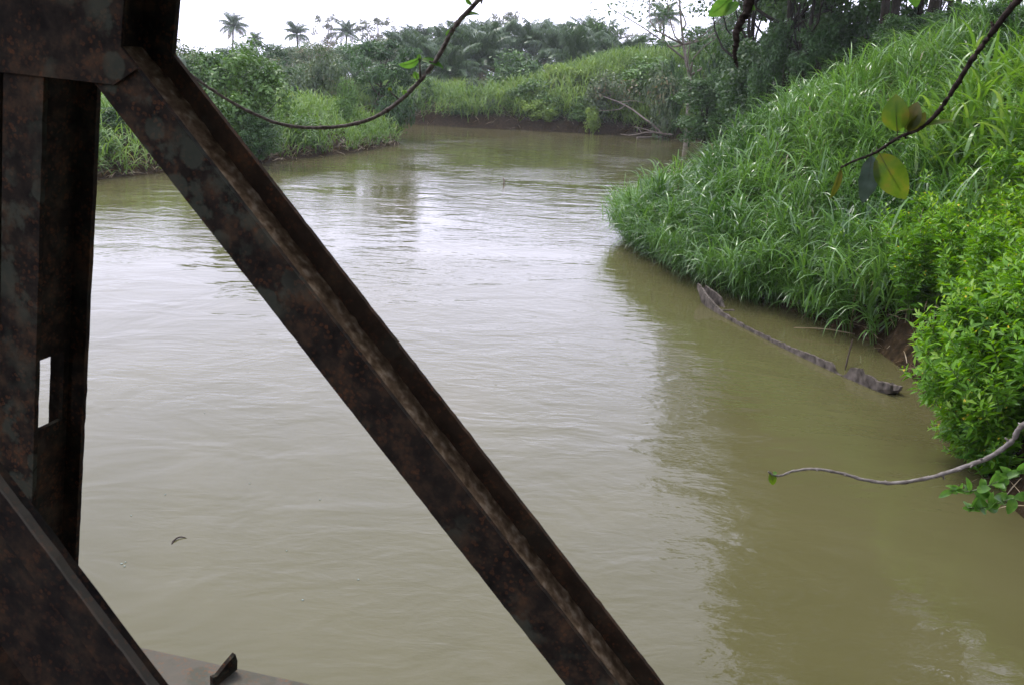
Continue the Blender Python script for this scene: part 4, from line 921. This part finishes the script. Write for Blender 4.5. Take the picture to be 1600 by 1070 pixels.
# ------------------------------------------------------------------ hanging twigs in the foreground
def leaf_obj(parent, base, tip, width, mat, tilt=0.0, bend=0.10, name='leaf', wave=0.0, facing=None):
    base = np.asarray(base); tip = np.asarray(tip); ax = tip-base; L_ = np.linalg.norm(ax); ax = ax/L_
    nm = unit(CAM-base) if facing is None else unit(np.asarray(facing, float)); nm = unit(nm-ax*(nm @ ax)); sd_ = np.cross(ax, nm)
    c, s_ = math.cos(tilt), math.sin(tilt); sd_, nm = sd_*c+nm*s_, nm*c-sd_*s_
    ns = 10; V = []
    for i in range(ns+1):
        t = i/ns; w_ = width/2*(math.sin(math.pi*t**0.85)**0.75 if 0 < t < 1 else 0.0)+0.0006
        c_ = base + ax*L_*t + nm*(bend*L_*4*t*(1-t)) 
        up = nm*(w_*0.25+wave*0.003*math.sin(i*2.1))
        V += [c_-sd_*w_+up, c_, c_+sd_*w_+up]
    F = []
    for i in range(ns): F += [(i*3, i*3+1, i*3+4, i*3+3), (i*3+1, i*3+2, i*3+5, i*3+4)]
    P0 = np.array(parent.location)
    o = obj(name, mesh(name, np.array(V), F, M[mat], smooth=True), parent); o.location = tuple(-P0)
    mb = MB(); mb.tube([V[1]-ax*L_*0.12]+[V[k*3+1]-nm*0.0004 for k in range(0, ns, 2)], np.linspace(0.0011, 0.0005, 6), 4)
    r_ = obj('midrib', mb.mesh('midrib', M['rib'], True), o)
    return o
def twig(name, label, pts, r0, r1, mat, nodes=14, n=120):
    P = smooth_path(pts, n); t = thing(name, label, 'twig', tuple(P[0])); R_ = np.linspace(r0, r1, n)
    for k in np.linspace(3, n-4, nodes).astype(int): R_[k] *= 1.22
    P = P + rng.normal(0, r0*0.05, P.shape)
    mb = MB(); mb.tube(P, R_, 8)
    for k in np.linspace(4, n-5, nodes).astype(int):
        d = unit(rng.normal(size=3)); mb.tube([P[k], P[k]+d*R_[k]*2.3], [R_[k]*0.6, R_[k]*0.3], 5)
    o = obj('stem', mb.mesh('stem', M[mat], True), t); o.location = tuple(-np.array(t.location)); return t, P
D1 = 1.35
q = lambda px, py, d=D1: at_d(px, py, d)
t1, P1 = twig('hanging_twig', 'thin brown twig sagging across the top of the view behind the diagonal', [q(1500, -1000, 2.7), q(1080, -450, 1.9), q(860, -160, 1.5), q(790, -58, 1.43), q(748, 0), q(712, 40), q(683, 92), q(655, 128), q(622, 160), q(585, 184), q(545, 196), q(500, 200), q(450, 197), q(400, 180), q(350, 153), q(310, 126), q(286, 108)], 0.0042, 0.0017, 'twig')
leaf_obj(t1, q(283, 106), q(276, 88, 1.36), 0.016, 'leaf_white', 0.6); leaf_obj(t1, q(277, 117, 1.36), q(288, 93, 1.36), 0.012, 'leaf_white', -0.5)
leaf_obj(t1, q(655, 92), q(622, 101), 0.014, 'leaf_green', 0.75, 0.16); leaf_obj(t1, q(658, 94), q(693, 108), 0.011, 'leaf_green', 0.8, 0.12)
leaf_obj(t1, q(655, 95), q(655, 85), 0.005, 'leaf_green'); mb = MB(); mb.tube([q(657, 126), q(656, 108), q(656, 92)], [0.0017, 0.0014, 0.001], 6); o = obj('side_shoot', mb.mesh('side_shoot', M['twig'], True), t1); o.location = tuple(-np.array(t1.location))
leaf_obj(t1, q(716, 32), q(750, 24), 0.009, 'leaf_green', 0.9, 0.18); leaf_obj(t1, q(700, 60), q(704, 46), 0.008, 'leaf_green', 0.4); leaf_obj(t1, q(737, 8), q(727, -4), 0.006, 'leaf_green', 0.5)
leaf_obj(t1, q(652, 124), q(648, 112), 0.008, 'leaf_green', 0.2); leaf_obj(t1, q(635, 150), q(631, 141), 0.006, 'leaf_green', 0.2)
mb = MB(); mb.tube([q(624, 156), q(614, 148), q(608, 141)], [0.0012, 0.0009, 0.0007], 5); o = obj('side_shoot', mb.mesh('side_shoot', M['twig'], True), t1); o.location = tuple(-np.array(t1.location))
leaf_obj(t1, q(611, 143), q(608, 137), 0.004, 'leaf_yellow', 0.2)
# right twig with yellowing leaves
D2 = 1.7; q = lambda px, py, d=D2: at_d(px, py, d)
t2, P2 = twig('leafy_twig', 'dark twig at the upper right carrying large yellowing leaves over the grass', [q(2500, -900, 2.9), q(2000, -450, 2.0), q(1740, -150, 1.75), q(1660, -50, 1.72), q(1592, 0), q(1555, 45), q(1520, 92), q(1490, 140), q(1462, 180), q(1435, 203), q(1404, 215), q(1370, 238), q(1340, 250), q(1314, 262)], 0.0070, 0.0017, 'twig_dark')
leaf_obj(t2, q(1402, 206), q(1400, 148), 0.045, 'leaf_yellow', 0.25, 0.06); leaf_obj(t2, q(1419, 205), q(1434, 160), 0.032, 'leaf_olive', 0.2, 0.08); leaf_obj(t2, q(1418, 207), q(1446, 176), 0.024, 'leaf_olive', -0.35, 0.08)
leaf_obj(t2, q(1374, 240), q(1416, 312), 0.052, 'leaf_yellow', -0.15, 0.06, wave=0.6); leaf_obj(t2, q(1362, 243), q(1347, 318), 0.034, 'leaf_pale', 0.3, 0.08, wave=1.0)
leaf_obj(t2, q(1440, 198), q(1492, 190), 0.012, 'leaf_yellow', 0.9, 0.05); leaf_obj(t2, q(1314, 264), q(1296, 312), 0.014, 'leaf_olive', 0.7, 0.06)
# lower right bare twig
D3 = 1.9; q = lambda px, py, d=D3: at_d(px, py, d)
t3, P3 = twig('bare_twig', 'pale bare twig reaching over the water at lower right, one leaf at its tip', [q(3000, 150, 3.0), q(2200, 400, 2.2), q(1800, 560, 1.95), q(1690, 610), q(1600, 663), q(1582, 688), q(1545, 714), q(1503, 730), q(1455, 745), q(1400, 754), q(1355, 750), q(1310, 738), q(1270, 732), q(1238, 736), q(1222, 742), q(1210, 742), q(1200, 736)], 0.0062, 0.0017, 'twig_pale', nodes=30)
leaf_obj(t3, q(1204, 738), q(1208, 757), 0.018, 'leaf_yellow', 0.3); leaf_obj(t3, q(1208, 740), q(1214, 738), 0.008, 'leaf_green', 0.3)
# short dead branch hanging at the top
D4 = 2.4; q = lambda px, py, d=D4: at_d(px, py, d)
t4, P4 = twig('dead_twig', 'dark split dead branch end hanging down at the top right', [q(1700, -900, 3.0), q(1350, -400, 2.6), q(1215, -110), q(1190, -50), q(1172, 0), q(1166, 22), q(1152, 45), q(1150, 70), q(1148, 90), q(1153, 106)], 0.022, 0.0028, 'twig_dark', nodes=8, n=80)
mb = MB(); mb.tube(smooth_path([q(1160, 34), q(1149, 46), q(1147, 56), q(1151, 64)], 8), np.linspace(0.006, 0.002, 8), 6); o = obj('split_end', mb.mesh('split_end', M['twig'], True), t4); o.location = tuple(-np.array(t4.location))
leaf_obj(t4, q(1144, -6), q(1106, 26), 0.042, 'leaf_green', 0.3, 0.12); leaf_obj(t4, q(1155, 5), q(1128, 25), 0.026, 'leaf_green', -0.3, 0.1); leaf_obj(t4, q(1168, 8), q(1180, 16), 0.014, 'leaf_green', 0.2)
leaf_obj(t4, q(1425, -20, 2.4), q(1432, 12, 2.4), 0.03, 'leaf_green', 0.1)
# trailing leafy shoots at the lower right
for k, (pts, lab) in enumerate([(((2700, 250), (2000, 540), (1680, 690), (1600, 733), (1560, 752), (1520, 766), (1484, 766)), 'green trailing shoot with lobed leaves, upper one under the bare twig'), (((2700, 320), (2000, 600), (1680, 740), (1610, 772), (1570, 782), (1540, 792), (1512, 792)), 'green trailing shoot with lobed leaves, lower one near the water')]):
    D5 = 3.0; q = lambda px, py, d=D5: at_d(px, py, d)
    P = smooth_path([q(*a) for a in pts], 48); t = thing('trailing_shoot', lab, 'shoot', tuple(P[0]))
    mb = MB(); mb.tube(P, np.linspace(0.006, 0.0018, 48), 6); o = obj('stem', mb.mesh('stem', M['stem'], True), t); o.location = tuple(-np.array(t.location))
    for i in range(20, 48, 1):
        d = unit(np.array([rng.normal(), rng.normal()*0.6, rng.normal()*0.9])); leaf_obj(t, P[i], P[i]+d*rng.uniform(0.025, 0.065), rng.uniform(0.016, 0.034), 'leaf_green', rng.normal(0, 0.6), 0.08, facing=(rng.normal(0, .5), -1, 0.8))

# ------------------------------------------------------------------ haze in the air
m, nt, out = new_mat('haze_air')
pv = N(nt, 'ShaderNodeVolumePrincipled'); pv.inputs['Color'].default_value = (0.90, 0.95, 1.0, 1); pv.inputs['Density'].default_value = 0.0003; pv.inputs['Anisotropy'].default_value = 0.2
nt.links.new(pv.outputs[0], out.inputs['Volume'])
mb = MB(); mb.frame_box((0, 0, 0), np.array([1., 0, 0]), np.array([0, 1., 0]), ZZ, -335, 335, -85, 335, -2.2, 31)
tag(obj('haze', mb.mesh('haze', m)), 'thin pale haze over the whole river scene', 'haze', kind='stuff')
